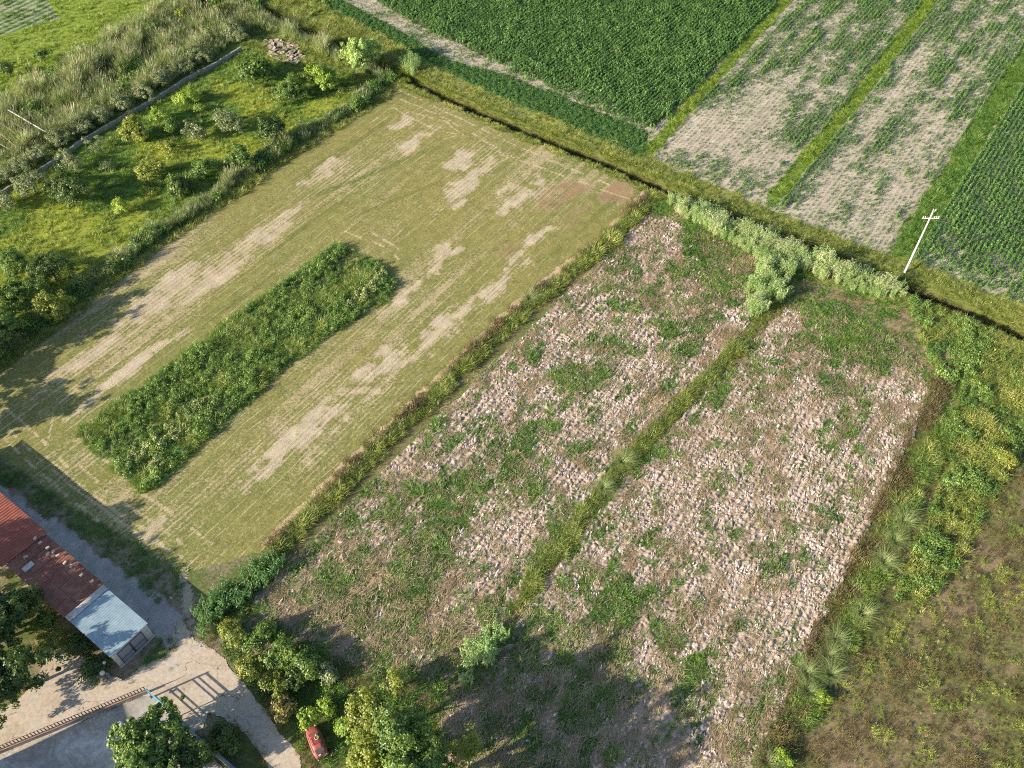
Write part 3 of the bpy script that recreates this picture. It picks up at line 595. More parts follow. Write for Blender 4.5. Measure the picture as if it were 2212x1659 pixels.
def scatter(name, pts, tpls, scale, tint=0.0, z=0.0, label=None, cat=None, rz=None, tilt=.12, flat=1.0, zs=None, kind='stuff', lump=.75):
    n = len(pts)
    if n == 0: return
    if name not in ('corn_crop', 'clods', 'mown_stubble', 'legume_crop'):
        lf = fbm(pts[:, 0], pts[:, 1], 2.6, 500+len(name), 3)
        if name.startswith('strip'): q_ = st(pts[:, 0], pts[:, 1]); lf = .45*lf+.55*fbm(q_[0]/7, q_[1], 1.6, 540, 2)
        lf = 1+lump*2.2*(lf-.5); tint = tint+(lf-1)*.30; scale = scale*np.clip(lf, .4, 1.7)
    P = np.zeros((n, 3)); P[:, :2] = pts; P[:, 2] = z + (zground(pts[:, 0], pts[:, 1]) if name.startswith(('bank', 'cane', 'ditch')) else 0)
    me = bpy.data.meshes.new(name); me.vertices.add(n); me.vertices.foreach_set('co', P.astype(np.float32).ravel())
    rot = np.stack([R.normal(size=n)*tilt, R.normal(size=n)*tilt, R.random(n)*2*math.pi if rz is None else rz+R.normal(size=n)*.35], 1)
    sc_ = np.broadcast_to(scale, n)*(.75+.5*R.random(n)); S = np.stack([sc_, sc_, sc_*(flat if zs is None else zs)], 1)
    for nm, typ, key, arr in (('rotv', 'FLOAT_VECTOR', 'vector', rot), ('scv', 'FLOAT_VECTOR', 'vector', S), ('tint', 'FLOAT', 'value', np.broadcast_to(tint, n)+R.normal(size=n)*.08), ('pick', 'INT', 'value', R.integers(0, len(tpls), n))):
        a = me.attributes.new(nm, typ, 'POINT'); a.data.foreach_set(key, np.ascontiguousarray(arr, dtype=np.int32 if typ == 'INT' else np.float32).ravel())
    col = bpy.data.collections.new(name+'_kinds')
    for t in tpls: col.objects.link(t)
    ng = bpy.data.node_groups.new(name+'_nodes', 'GeometryNodeTree')
    ng.interface.new_socket('Geometry', in_out='INPUT', socket_type='NodeSocketGeometry'); ng.interface.new_socket('Geometry', in_out='OUTPUT', socket_type='NodeSocketGeometry')
    N = ng.nodes.new; gi = N('NodeGroupInput'); go = N('NodeGroupOutput'); ci = N('GeometryNodeCollectionInfo'); ci.inputs[0].default_value = col; ci.inputs[1].default_value = True; ci.inputs[2].default_value = True
    ip = N('GeometryNodeInstanceOnPoints'); L = ng.links.new
    def na(nm, dt):
        a = N('GeometryNodeInputNamedAttribute'); a.data_type = dt; a.inputs[0].default_value = nm; return a.outputs[0]
    L(gi.outputs[0], ip.inputs['Points']); L(ci.outputs[0], ip.inputs['Instance']); ip.inputs['Pick Instance'].default_value = True
    L(na('pick', 'INT'), ip.inputs['Instance Index']); L(na('rotv', 'FLOAT_VECTOR'), ip.inputs['Rotation']); L(na('scv', 'FLOAT_VECTOR'), ip.inputs['Scale']); L(ip.outputs[0], go.inputs[0])
    o = put(name, me); md = o.modifiers.new('scatter', 'NODES'); md.node_group = ng
    return tag(o, label, cat, None, kind)
def rpts(P, dens, fn=None):
    """random points inside polygon P, dens per square metre; fn(x,y) -> keep probability"""
    x0, y0 = P.min(0); x1, y1 = P.max(0); x0 = max(x0, -125); x1 = min(x1, 125); y0 = max(y0, 20); y1 = min(y1, 200)
    n = int((x1-x0)*(y1-y0)*dens); x = R.uniform(x0, x1, n); y = R.uniform(y0, y1, n)
    ex, ey = wob(x, y, .5, 1.5, 160); m = inpoly(ex, ey, P) & (np.abs(x) < (y*.371+49))
    if fn is not None: m &= R.random(n) < fn(x, y)
    return np.stack([x[m], y[m]], 1)
def lpts(L_, half, dens, off=0.0, fn=None):
    """random points along a polyline band"""
    out = []
    for i in range(len(L_)-1):
        a, b = L_[i], L_[i+1]; d = b-a; ln = np.hypot(*d); n = int(ln*2*half*dens); q = R.random(n); d = d/ln; nr = np.array((d[1], -d[0]))
        w_ = R.uniform(-1, 1, n)*half+off; out.append(a+q[:, None]*d*ln+w_[:, None]*nr)
    p = np.concatenate(out); m = (np.abs(p[:, 0]) < 125) & (p[:, 1] > 20) & (p[:, 1] < 200)
    if fn is not None: m &= R.random(len(p)) < fn(p[:, 0], p[:, 1])
    return p[m]

# ------------------------------------------------------------------ crops beyond the ditch
x0, y0 = CORNLAND.min(0); s0, t0 = st(*[np.array(v) for v in zip(*[(x, y) for x in (-30, 125) for y in (75, 200)])])
ts = np.arange(t0.min(), t0.max(), .75); ss = np.arange(s0.min(), s0.max(), .26)
S_, T_ = np.meshgrid(ss, ts); S_ = (S_+R.normal(size=S_.shape)*.06).ravel(); T_ = (T_+R.normal(size=T_.shape)*.045).ravel(); cx, cy_ = xy(S_, T_)
m = inpoly(cx, cy_, CORNLAND) & (cy_ < 198) & (np.abs(cx) < cy_*.371+47); cx, cy_, S_, T_ = cx[m], cy_[m], S_[m], T_[m]
m = ~inpoly(cx, cy_, LEG) & (dline(cx, cy_, DITCH) > 6) & (dline(cx, cy_, G1) > 1.2) & (dline(cx, cy_, G2) > 1.3) & (dline(cx, cy_, G3) > 1.9)
cx, cy_, S_, T_ = cx[m], cy_[m], S_[m], T_[m]
c1 = inpoly(*wob(cx, cy_, 1.2, 3), CORN1)
spb = [(1510, 290, 6, 5, 1.2), (1580, 310, 6, 5, 1.1), (1660, 350, 7, 3, 1.0), (1740, 200, 9, 4, .5), (1640, 240, 8, 4, .8), (1560, 240, 10, 4, .6), (1760, 430, 8, 4, .9), (1860, 400, 7, 4, .5), (1940, 420, 9, 3, 1.0), (2010, 300, 12, 3, .8), (1900, 250, 16, 1.4, .7), (1850, 330, 9, 2, .6), (2120, 600, 5, 7, .7), (2180, 640, 4, 5, .8), (2060, 560, 6, 3, .5), (1700, 130, 16, 1.5, .3), (1960, 150, 14, 1.6, .6), (2060, 180, 14, 1.4, .6), (1740, 500, 4, 5, .8), (1880, 520, 5, 5, .7)]
dn = np.full(len(cx), .95)
for u, v, a, b, k in spb: dn -= k*.8*blob(cx, cy_, u, v, a, b)
rw = vn(S_/9, T_/.9, 1, 200); dn += (fbm(cx, cy_, 6, 201, 3)-.5)*.6+(fbm(S_/5, T_, 1.7, 203, 3)-.5)*1.0+(rw-.5)*.6-.12
edge1 = dline(cx, cy_, GP([(790, -60), (815, 5), (900, 52), (1000, 98), (1090, 150), (1250, 222), (1400, 286)])); upl = sstep(1300, 1000, 0)
dn = np.where(c1, .1+1.0*fbm(S_/2, T_, 3, 205, 3)+.7*sstep(0, 7, edge1), dn)
rightf = st(cx, cy_)[1] > st(*G(2060, 375))[1]+1; dn = np.where(rightf, dn+.35, dn)
head = ~c1 & (st(cx, cy_)[1] < st(*G(1415, 310))[1]); dn = np.where(head, .5+(fbm(cx, cy_, 3, 210)-.5)*1.2, dn)
hl = dline(cx, cy_, DITCH) < 9; dn = np.where(hl & ~head, dn*.75, dn)
nc_ = ~c1 & ~rightf; dn = np.where(nc_, dn-.03+(vn(S_/1.5, T_, .9, 233)-.5)*.5, dn)
kp_ = R.random(len(cx)) < np.clip(dn, 0.45, 1)
corn_lump = 1+.7*(fbm(cx, cy_, 2.0, 207, 2)-.5)
size = corn_lump*np.where(c1, .86+.5*(fbm(cx, cy_, 4, 206)-.5), np.where(rightf, .75, .27+.42*np.clip(dn, 0, 1)))
scatter('corn_crop', np.stack([cx, cy_], 1)[kp_], T['corn'], size[kp_], tint=(.02*c1+.05*(~c1)+.5*(corn_lump-1))[kp_], label='dense dark green corn rows filling the large field beyond the ditch, thinning to pale soil', cat='corn crop')
scatter('legume_crop', rpts(LEG, 4.5), T['legume'], 1.0, label='low dark green leafy crop strip between the ditch bank and the corn', cat='leafy crop')
scatter('field_grass', np.concatenate([lpts(G1, 1.0, 3.2), lpts(G2, 1.3, 3.2), ]), T['lime'], .95, tint=-.1, label='lime green grass strips dividing the corn plots', cat='grass')
scatter('field_margin_grass', lpts(G3, 1.9, 3), T['grass'], 1.15, tint=.1, label='tall green grass strip rising to the right beside the utility pole', cat='grass')
scatter('corn_weeds', rpts(CORNLAND, .5, lambda x, y: (dline(x, y, DITCH) < 11)*.9+.1*(fbm(x, y, 4, 220) > .55)), T['gweed'], .6, tint=.15, label='scattered low weeds on the headland of the corn field', cat='weeds')
# ditch banks
def offd(x, y): return ~inpoly(x, y, MOWN)
farbank = lpts(DITCH[:-1], 3.3, 3.4, 0, lambda x, y: (dline(x, y, DITCH) > .9)*(inpoly(x, y, CORNLAND) | (dline(x, y, DITCH) > 0)))
dd = []
for i in range(len(DITCH)-1):
    pass
nb = lpts(DITCH, 2.4, 3.6, -3.5, lambda x, y: (dline(x, y, DITCH) > 1.05)*1.0)       # corn side
sb_ = lpts(DITCH[:12], .75, 4.5, 2.2, lambda x, y: (dline(x, y, DITCH) > 1.3)*1.0)      # field side
sb2 = lpts(DITCH[9:], 1.6, 3.2, 3.2, lambda x, y: (dline(x, y, DITCH) > 1.4)*(~inany(x, y, [CANES])))
tx, ty = nb[:, 0], nb[:, 1]
scatter('bank_grass', np.concatenate([nb, sb_, sb2]), T['yellow'], .95, tint=(lambda p: (fbm(p[:, 0], p[:, 1], 6, 230)-.4)*.6)(np.concatenate([nb, sb_, sb2])), z=-.1, label='yellow green grass on both banks of the drainage ditch', cat='grass')
bs_ = np.concatenate([lpts(DITCH, .95, 7, -1.75), lpts(DITCH[7:], .5, 4, 1.5)]); scatter('ditch_slope_grass', bs_, T['yellow'], .85, tint=-.05, label='grass hanging down the inner slopes of the ditch', cat='grass')
scatter('bank_weeds', np.concatenate([lpts(DITCH[:9], 1.6, .6, -3.4), lpts(DITCH[8:], 1.8, 1.3, -4.2)]), T['yweed'], .9, tint=-.12, label='bushy green weeds among the ditch bank grass', cat='weeds')
FARB = GP([(540, -45), (640, -45), (700, 5), (790, 62), (905, 122), (950, 168), (880, 160), (760, 98), (650, 48)])
scatter('bank_corner_grass', rpts(FARB, 3.6), T['yellow'], 1.1, tint=.0, label='yellow green grass widening beside the far end of the ditch', cat='grass')
NECO = GP([(500, 85), (560, 55), (700, 120), (800, 165), (850, 168), (760, 225), (640, 160), (540, 105)])
scatter('orchard_corner_grass', rpts(NECO, 3), T['yellow'], .9, tint=-.1, label='rough grass around the rubble heap', cat='grass')
WBK = GP([(-60, 440), (0, 405), (134, 324), (252, 248), (406, 156), (520, 92), (500, 60), (300, 190), (120, 300), (-60, 400)])
scatter('wall_back_scrub', rpts(WBK, 2.2), T['reed'], .75, tint=-.05, label='grey green undergrowth between the shrubs and the long wall', cat='scrub')
# mown field fuzz
mw = rpts(MOWN, .9, lambda x, y: sstep(.35, .75, fbm(*st(x, y), 4, 240, 3))*(~inpoly(x, y, STRIP)))
scatter('mown_stubble', mw, T['stubble'], .75, tint=-.05, label='short yellowish mown stubble on the large field', cat='stubble', flat=.55)
# tall weed strip
sp = rpts(STRIP, 4.2); a_ = fbm(sp[:, 0], sp[:, 1], 3.2, 250, 3); sS, sT = st(sp[:, 0], sp[:, 1])
scatter('strip_weeds', sp[a_ < .56], T['weed'], 1.0, tint=.12, zs=.6+.8*R.random((a_ < .56).sum()), label='dense leafy green weeds of the unmown strip in the mown field', cat='weeds')
scatter('strip_grass', sp[a_ >= .48][::2], T['grass'], 1.35, tint=.15, label='taller grass mixed through the unmown strip', cat='grass')
scatter('strip_reeds', sp[(a_ > .57)][::2], T['yellow'], 1.5, tint=.0, label='pale tall grass clumps in the unmown strip', cat='grass')
se = lpts(np.vstack([STRIP, STRIP[:1]]), .45, 5); scatter('strip_edge_grass', se, T['grass'], .7, tint=.25, label='bright green grass edge around the unmown strip', cat='grass')
cr_ = [(285, 1010, 2.2, 1.1), (330, 960, 4, .8), (400, 925, 4, .6), (830, 590, 2.5, 1.0), (790, 640, 3.0, .8), (420, 890, 2, .5), (330, 1010, 2, .5)]
cp = rpts(STRIP, 5, lambda x, y: np.clip(sum(blob(x, y, *c) for c in cr_), 0, 1)*(R.random(x.shape) < .7)); scatter('pale_flowering_weeds', cp, T['cream'], 1.0, tint=.1, z=.12, label='weeds with cream coloured seed heads at the lower end of the unmown strip', cat='weeds')
# hedges between the fields
p = lpts(HB, .95, 4.2); scatter('field_divide_grass', p, T['yellow'], 1.4, tint=-.06, label='lime green grass ridge between the mown field and the ploughed field', cat='grass', zs=1.15)
p = lpts(HB, .75, 3.2, -1.25, lambda x, y: .35+.65*(fbm(x, y, 5, 261) > .42)); p2 = lpts(HB, .8, 3.2, 1.2, lambda x, y: .35+.65*(fbm(x, y, 5, 261) > .42)); scatter('field_divide_dry_weeds', p2, T['dryweed'], 1.6, tint=-.2, label='dry brown weeds along the shady side of the grass ridge', cat='dry weeds')
scatter('field_divide_weeds', lpts(HB, .9, .6, .5), T['gweed'], 1.1, tint=.0, label='green weeds in the grass ridge beside the mown field', cat='weeds')
p = lpts(HC, .85, 4.6); scatter('plough_divide_grass', p, T['yellow'], 1.15, tint=-.14, label='green grass ridge between the two ploughed fields', cat='grass')
scatter('plough_divide_weeds', lpts(HC, .8, 1.6, .1), T['yweed'], .95, tint=-.2, label='bushy weeds in the grass ridge between the ploughed fields', cat='weeds')
# orchard side hedge
p = lpts(HD, 1.3, 4.4, -.6); q = fbm(p[:, 0], p[:, 1], 5, 270)
scatter('orchard_edge_weeds', p[q < .55], T['weed'], 1.9, tint=.0, label='tall dark green weeds along the orchard edge of the mown field', cat='weeds')
scatter('orchard_edge_grass', p[q >= .42], T['reed'], .75, tint=-.05, label='tall grass along the orchard edge of the mown field', cat='grass')
scatter('orchard_edge_lime_grass', lpts(HD, 1.2, 3.0, -2.6), T['yellow'], 1.2, tint=0, label='yellowish grass just inside the orchard edge', cat='grass')
# orchard floor
op = rpts(ORCH, 2.6); q = fbm(op[:, 0], op[:, 1], 7, 33, 3)
scatter('orchard_grass', op[q > .47], T['lime'], .75, tint=.16+(q[q > .47]-.5)*1.2, label='lime green meadow grass on the orchard floor', cat='grass')
scatter('orchard_green_grass', op[q <= .5], T['grass'], .8, tint=.3, label='deeper green grass patches on the orchard floor', cat='grass')
scatter('orchard_weeds', rpts(ORCH, .25), T['yweed'], .9, tint=-.1, label='scattered bushy weeds on the orchard floor', cat='weeds')
# top left
rp = rpts(REEDS, 1.9); q = fbm(rp[:, 0], rp[:, 1], 5, 280, 3)
scatter('reed_thicket', rp[q < .60], T['reed'], 1.05, tint=(q[q < .60]-.45)*1.0, label='grey green reed thicket with pinkish plumes behind the long wall', cat='reeds')
scatter('thicket_scrub', rp[q > .50], T['weed'], 2.0, tint=.12, label='dark green scrub growing through the reed thicket', cat='scrub')
scatter('far_meadow_grass', rpts(LIME, 1.6, lambda x, y: 1.0*(~inpoly(x, y, PLOT))), T['lime'], .8, tint=.1, label='bright lime meadow in the far left corner', cat='grass')
scatter('vegetable_rows', rpts(PLOT, 1.6, lambda x, y: (np.sin(st(x, y)[1]*2*math.pi/1.6) > -.1)*.9), T['gweed'], .8, tint=.05, label='green vegetable rows in the far left corner', cat='vegetable rows')
FARD = GP([(470, -40), (600, 30), (700, 75), (800, 130), (852, 168), (790, 160), (700, 120), (640, 90), (560, 60), (520, 60), (480, 10)])
scatter('ditch_reeds', np.concatenate([rpts(FARD, 1.3), lpts(DITCH[:5], 1.2, 1.2, 3.0)]), T['reed'], .85, tint=.0, label='reeds crowding the far end of the ditch', cat='reeds')
scatter('ditch_side_scrub', rpts(FARD, .7), T['yweed'], 1.5, tint=-.1, label='yellow green scrub beside the far end of the ditch', cat='scrub')
# cane rows
scatter('cane_belt', rpts(CANES, 2.3), T['cane'], .82, lump=.6, tint=.22, label='pale green giant cane belt along the near side of the ditch', cat='cane')
scatter('cane_spur', rpts(CANES2, 1.7), T['cane'], .95, lump=.35, tint=.1, label='taller cane spur turning down between the two ploughed fields', cat='cane')
# right side scrub
tp = rpts(THICKR, 3.0, lambda x, y: ~inany(x, y, [CANES])); q = fbm(tp[:, 0], tp[:, 1], 4, 290, 3)
scatter('scrub_yellow', tp[q > .42], T['yweed'], 1.1, tint=(q[q > .42]-.55)*.8, label='thick yellow green scrub beside the right hand ploughed field', cat='scrub')
scatter('scrub_green', tp[q <= .50], T['weed'], 1.1, tint=.15, label='darker green scrub patches at the right edge', cat='scrub')
rg = rpts(ROUGH, 4.6); q = fbm(rg[:, 0], rg[:, 1], 1.6, 300, 4)
scatter('rough_dry_weeds', rg[q < .56], T['dryweed'], .75, tint=(fbm(rg[:, 0], rg[:, 1], 2, 301)[q < .56]-.5)*1.2, label='brown dry weeds covering the rough ground at lower right', cat='dry weeds')
scatter('rough_green_weeds', rg[q > .50][::2], T['yweed'], .55, tint=-.05, label='olive green weeds scattered on the rough ground at lower right', cat='weeds')
scatter('rough_flowers', rpts(ROUGH, .22, lambda x, y: fbm(x, y, 3, 310) > .45), T['cream'], .35, tint=.2, label='tiny white flower heads on the rough ground', cat='flowers')
p = lpts(EDGE, 1.3, 4.0, -.3); scatter('edge_dry_shrubs', p, T['dryweed'], 1.35, tint=-.12, zs=1.1, label='dry brown shrubby border of the right hand ploughed field', cat='dry shrubs')
scatter('ridge_grass', lpts(RIDGE, 1.1, 4.2), T['yellow'], 1.4, tint=-.08, label='long yellow green grass on the ridge among the pampas clumps', cat='grass')
scatter('ridge_weeds', lpts(RIDGE, 1.5, 1.8), T['gweed'], 1.3, tint=.1, label='green weeds on the ridge at right', cat='weeds')
MARG = GP([(1400, 435), (1500, 440), (1700, 560), (1960, 640), (2070, 740), (2060, 880), (1990, 840), (1930, 770), (1790, 655), (1690, 670), (1600, 620), (1560, 560), (1440, 470), (1380, 480)])
scatter('headland_grass', rpts(MARG, 4.5, lambda x, y: .25+.75*(fbm(x, y, 2.5, 340, 3) > .47)), T['gtuft'], 1.1, tint=.1, label='mixed green grass on the headland between the canes and the ploughed fields', cat='grass')
scatter('headland_dry_grass', rpts(MARG, 3.0, lambda x, y: 1.0*(fbm(x, y, 2.5, 340, 3) <= .5)), T['dryweed'], .6, tint=.25, label='dry straw coloured grass on the headland below the canes', cat='dry grass')
# growth on the ploughed land
for nm, PP, lb in (('plough_weeds', P1, 'green grass patches sprouting on the middle ploughed field'), ('plough_weeds', P2, 'green grass patches sprouting on the right hand ploughed field')):
    p = rpts(PP, 7.0, lambda x, y: .05+.85*sstep(.12, .9, plgreen(x, y)+(vn(x, y, 1.1, 320)-.5)*.7)); scatter(nm, p, T['gtuft'], .65+.65*R.random(len(p)), tint=(vn(p[:, 0], p[:, 1], 5, 325)-.45)*.5, z=.06, label=lb, cat='grass')
    p = rpts(PP, 7.0, lambda x, y: .10+.28*(1-cloddy(x, y))); scatter('straw_litter', p, T['straw'], .8+.4*R.random(len(p)), tint=(vn(p[:, 0], p[:, 1], 1.5, 350)-.5)*.6, z=.08, rz=AZ, lump=.3, label='matted dry straw lying over the '+('middle' if PP is P1 else 'right hand')+' ploughed field', cat='straw')
    p = rpts(PP, 19.0, lambda x, y: (1-.9*sstep(.25, .9, plgreen(x, y)))*(.10+.9*cloddy(x, y))*(.6+.4*(np.sin(st(x, y)[1]*2*math.pi/.95+3*vn(x, y, 6, 352)) > -.2))*sstep(.25, .55, vn(*[q/k for q, k in zip(st(x, y), (2.2, 1))], .8, 351)))
    scatter('clods', p, T['clod'], (.30+.80*R.random(len(p))**1.8), z=.08, rz=AZ+.1, tilt=.3, label='pale dry earth clods strewn over the '+('middle' if PP is P1 else 'right hand')+' ploughed field', cat='earth clods')
# bottom left scrub
SC = GP([(600, 1215), (550, 1310), (700, 1400), (820, 1450), (960, 1480), (940, 1659), (940, 1800), (700, 1800), (640, 1600), (560, 1500), (470, 1395), (440, 1340), (470, 1280), (540, 1240)])
scatter('roadside_weeds', rpts(SC, 2.6, lambda x, y: fbm(x, y, 3, 330) > .40), T['gweed'], .9, tint=-.05, label='weeds and low scrub between the track and the ploughed field', cat='weeds')
scatter('roadside_dry_weeds', rpts(SC, 2.2, lambda x, y: fbm(x, y, 3, 331) > .45), T['dryweed'], .8, tint=.0, label='dry straw coloured weeds beside the track', cat='dry weeds')
VG = GP([(-60, 985), (0, 985), (150, 1090), (400, 1238), (405, 1290), (340, 1300), (200, 1175), (60, 1075), (-60, 1000)])
scatter('verge_grass', rpts(VG, 3.5), T['gtuft'], .9, tint=-.05, label='shaded grass verge between the gravel track and the mown field', cat='grass')
RE = GP([(395, 1335), (425, 1385), (465, 1402), (505, 1450), (555, 1510), (600, 1572), (640, 1625), (690, 1720)])
scatter('road_edge_grass', np.concatenate([lpts(RE, .7, 5, -.5), lpts(GP([(600, 1700), (560, 1625), (505, 1565), (450, 1545)]), .6, 5), lpts(GP([(262, 1470), (300, 1440), (370, 1405), (380, 1360)]), .5, 3)]), T['dryweed'], .55, tint=.15, label='dry tufts fraying the edges of the road', cat='dry grass')
scatter('road_crack_weeds', np.concatenate([rpts(GP([(350, 1440), (400, 1420), (440, 1400), (420, 1440), (370, 1470)]), .35), rpts(GP([(190, 1480), (330, 1430), (330, 1480), (200, 1540)]), .12)]), T['gtuft'], .6, label='small weeds in the cracks of the road surface', cat='weeds')
VG2 = GP([(300, 1420), (335, 1380), (380, 1385), (375, 1410), (310, 1440)])
scatter('doorway_grass', rpts(VG2, 5), T['gtuft'], .9, tint=-.05, label='grass growing in front of the garage door', cat='grass')
# ------------------------------------------------------------------ trees and shrubs, one object each
def crown_mb(mb, r, h, zc, leaf, dens, clump=.55, seed=0, flat=0.0, gap=.0):
    n = max(10, int(13*r*r*dens)); d = nrmz(R.normal(size=(n, 3))); d[:, 2] = np.where(d[:, 2] < -.35, -d[:, 2], d[:, 2])
    lump = .78+.45*np.sin(d[:, 0]*3.1+seed)*np.sin(d[:, 1]*2.7+seed*2)+.12*R.normal(size=n); rr = np.clip(.45+.55*R.random(n)**.45, 0, 1)*lump
    c = d*rr[:, None]*np.array([r, r, h*.55])+np.array([0, 0, zc])
    if gap: c = c[R.random(n) > gap*.5]
    n = len(c); k = 64
    cr = clump*(.6+.8*R.random(n)); cl = R.random(n)
    e = nrmz(R.normal(size=(n, k, 3))); p = c[:, None]+e*(cr[:, None, None]*(.35+.65*R.random((n, k, 1))))*np.array([1, 1, .7])
    nn = nrmz(e*.7+d[:n, None]*.5+R.normal(size=(n, k, 3))*.5+np.array([0, 0, .45]))
    lv = np.clip(np.repeat(cl, k)*.55+R.random(n*k)*.45, 0, 1)
    mb.leaves(p.reshape(-1, 3), nn.reshape(-1, 3), leaf*1.1*(.6+.8*R.random(n*k)), leaf*.75, lv); return c
def trunk_mb(mb, c, zc, tr, base=0.0, nl=9):
    top = zc*.55; mb.tube([(0, 0, base-.1), (tr*.4, 0, top*.5), (tr*.2, tr*.3, top)], [tr*1.3, tr, tr*.8], 8)
    for p in c[R.permutation(len(c))[:nl]]:
        mid = np.array([p[0]*.45, p[1]*.45, top+(p[2]-top)*.6]); mb.tube([(tr*.2, tr*.3, top*.85), mid, p], [tr*.5, tr*.3, tr*.1], 5, False)
def tree(name, u, v, zc, r, h, m, label, cat='tree', leaf=.2, dens=1.0, clump=.55, gap=0, tr=None, bark='bark', group=None, extra=None, nl=9, at=None):
    if group == gO: r *= 1.22; h *= 1.25; zc *= 1.15; clump = .62; leaf *= 1.1
    x, y = at or G(u, v, zc); t = thing(name, label, cat, (x, y, 0), 0, group); isT = cat == 'tree'
    a = MB(); c = crown_mb(a, r, h, zc, leaf, dens, clump, R.random()*6, gap=gap); a.build('crown' if isT else 'foliage', M[m], t)
    b = MB(); trunk_mb(b, c, zc, tr or .045*r+.03, nl=nl); b.build('trunk' if isT else 'stem', M[bark], t)
    if extra: f = MB(); p = c[R.permutation(len(c))[:extra]]*np.array([1.05, 1.05, 1.06]); f.leaves(np.repeat(p, 9, 0)+R.normal(size=(len(p)*9, 3))*.12, nrmz(R.normal(size=(len(p)*9, 3))), .14, .1); f.build('blossom', M['flower'], t)
    return t
gO = 'trees standing in the orchard meadow'
tree('poplar_tree', 778, 118, 3.2, 3.6, 7.0, 't_pale', 'tall pale feathery tree at the far corner of the orchard by the ditch', leaf=.34, dens=1.1, clump=.7)
tree('orchard_tree', 700, 172, 2.2, 2.5, 4.4, 't_lime', 'bright lime tree at the far end of the orchard, left of the pale feathery tree', leaf=.26, group=gO)
tree('orchard_tree', 632, 192, 1.8, 3.0, 3.8, 't_green', 'broad mid green shrubby tree left of the bright lime tree', leaf=.2, group=gO)
tree('fig_tree', 545, 153, 1.8, 2.7, 3.4, 't_green', 'rounded fig tree with pale edged big leaves below the rubble heap', leaf=.34, dens=.8, group=gO)
tree('orchard_tree', 402, 212, 1.3, 1.9, 2.6, 't_lime', 'small lime tree nearest the long wall in the middle of the orchard', leaf=.2, group=gO)
tree('orchard_tree', 430, 234, .8, 1.0, 1.6, 't_lime', 'tiny round bright green bush right of the small lime tree', 'bush', leaf=.16, dens=1.6)
tree('orchard_tree', 345, 250, 1.4, 1.9, 2.8, 't_lime', 'lime tree just below the long wall, between the yellow tree and the small lime tree', leaf=.2, dens=.8, group=gO)
tree('orchard_tree', 372, 275, 1.2, 1.5, 2.4, 't_green', 'small green tree beside the greyish tree in mid orchard', leaf=.24, dens=.8, group=gO)
tree('orchard_tree', 291, 287, 1.6, 2.4, 3.2, 't_yellow', 'yellow leaved tree close under the long wall', leaf=.24, group=gO)
tree('orchard_tree', 420, 287, 1.3, 2.1, 2.6, 't_olive', 'greyish green spreading tree in mid orchard', leaf=.2, dens=.7, gap=.5, group=gO)
tree('orchard_tree', 495, 268, 1.6, 3.0, 3.2, 't_olive', 'wide pale sparse tree left of the dark tree by the orchard edge', leaf=.19, dens=.7, gap=.5, group=gO)
tree('orchard_tree', 590, 285, 1.7, 2.9, 3.6, 't_dark', 'dark tree leaning over the orchard edge above the mown field', leaf=.2, group=gO)
tree('olive_tree', 208, 312, 1.2, 1.5, 2.4, 't_olive', 'small bare branched silvery tree against the long wall', leaf=.14, dens=.5, gap=.7, bark='barkpale', group=gO)
tree('olive_tree', 150, 352, 1.4, 2.1, 2.8, 't_olive', 'silvery tree behind the big dark green tree', leaf=.16, dens=.8, bark='barkpale', group=gO)
tree('orchard_tree', 325, 368, 1.3, 2.1, 2.6, 't_yellow', 'low yellowish green tree at the centre of the orchard', leaf=.2, group=gO)
tree('orchard_tree', 226, 362, .8, 1.3, 1.6, 't_olive', 'thin little tree right of the silvery tree', leaf=.15, dens=.6, gap=.5, group=gO)
tree('fig_tree', 385, 402, 1.3, 2.2, 2.8, 't_dark', 'dark big leaved shrub tree touching the orchard edge', leaf=.3, dens=.8, group=gO)
tree('orchard_tree', 365, 320, .9, 1.7, 2.0, 't_yellow', 'low thin tree below the greyish tree in mid orchard', leaf=.18, dens=.6, gap=.4, group=gO)
tree('orchard_tree', 440, 362, 1.2, 1.9, 2.4, 't_green', 'bushy green tree on the orchard edge right of the central yellowish tree', leaf=.2, group=gO)
tree('orchard_tree', 520, 345, 1.5, 2.1, 3.0, 't_green', 'leafy tree on the orchard edge above the mown field stripes', leaf=.24, group=gO)
tree('olive_tree', 66, 397, 1.8, 2.4, 3.2, 't_olive', 'large silvery tree left of the big dark green tree', leaf=.17, dens=.9, bark='barkpale', group=gO)
tree('orchard_tree', 148, 412, 2.2, 3.3, 4.6, 't_dark', 'big dark green round tree in the open orchard meadow', leaf=.2, dens=1.2, group=gO)
tree('orchard_tree', 262, 448, 1.1, 1.3, 2.4, 't_lime', 'small spiky lime tree alone in the lower orchard meadow', leaf=.22, dens=.9, group=gO)
tree('olive_tree', 4, 440, 1.4, 1.9, 2.6, 't_olive', 'silvery tree cut by the left frame edge', leaf=.17, bark='barkpale', group=gO)
tree('orchard_tree', 108, 582, 2.2, 2.6, 4.4, 't_dark', 'darkest round tree above the bushy mass by the mown field', leaf=.17, dens=1.2, group=gO)
tree('orchard_tree', 30, 570, 1.6, 2.4, 3.0, 't_green', 'green tree left of the darkest round tree', leaf=.18, group=gO)
gL = 'bushy trees at the left corner of the mown field'
tree('bushy_tree', 50, 640, 2.6, 3.4, 5.2, 't_green', 'bushy yellow green tree at the left corner of the mown field', leaf=.2, dens=1.1, group=gL)
tree('bushy_tree', 118, 668, 2.3, 2.6, 4.4, 't_yellow', 'lower bushy tree hanging over the left edge of the mown field', leaf=.2, dens=1.1, group=gL)
tree('bushy_tree', 10, 700, 3.2, 3.0, 6.0, 't_green', 'tall bushy tree cut by the left frame edge beside the mown field', leaf=.22, dens=1.1, group=gL)
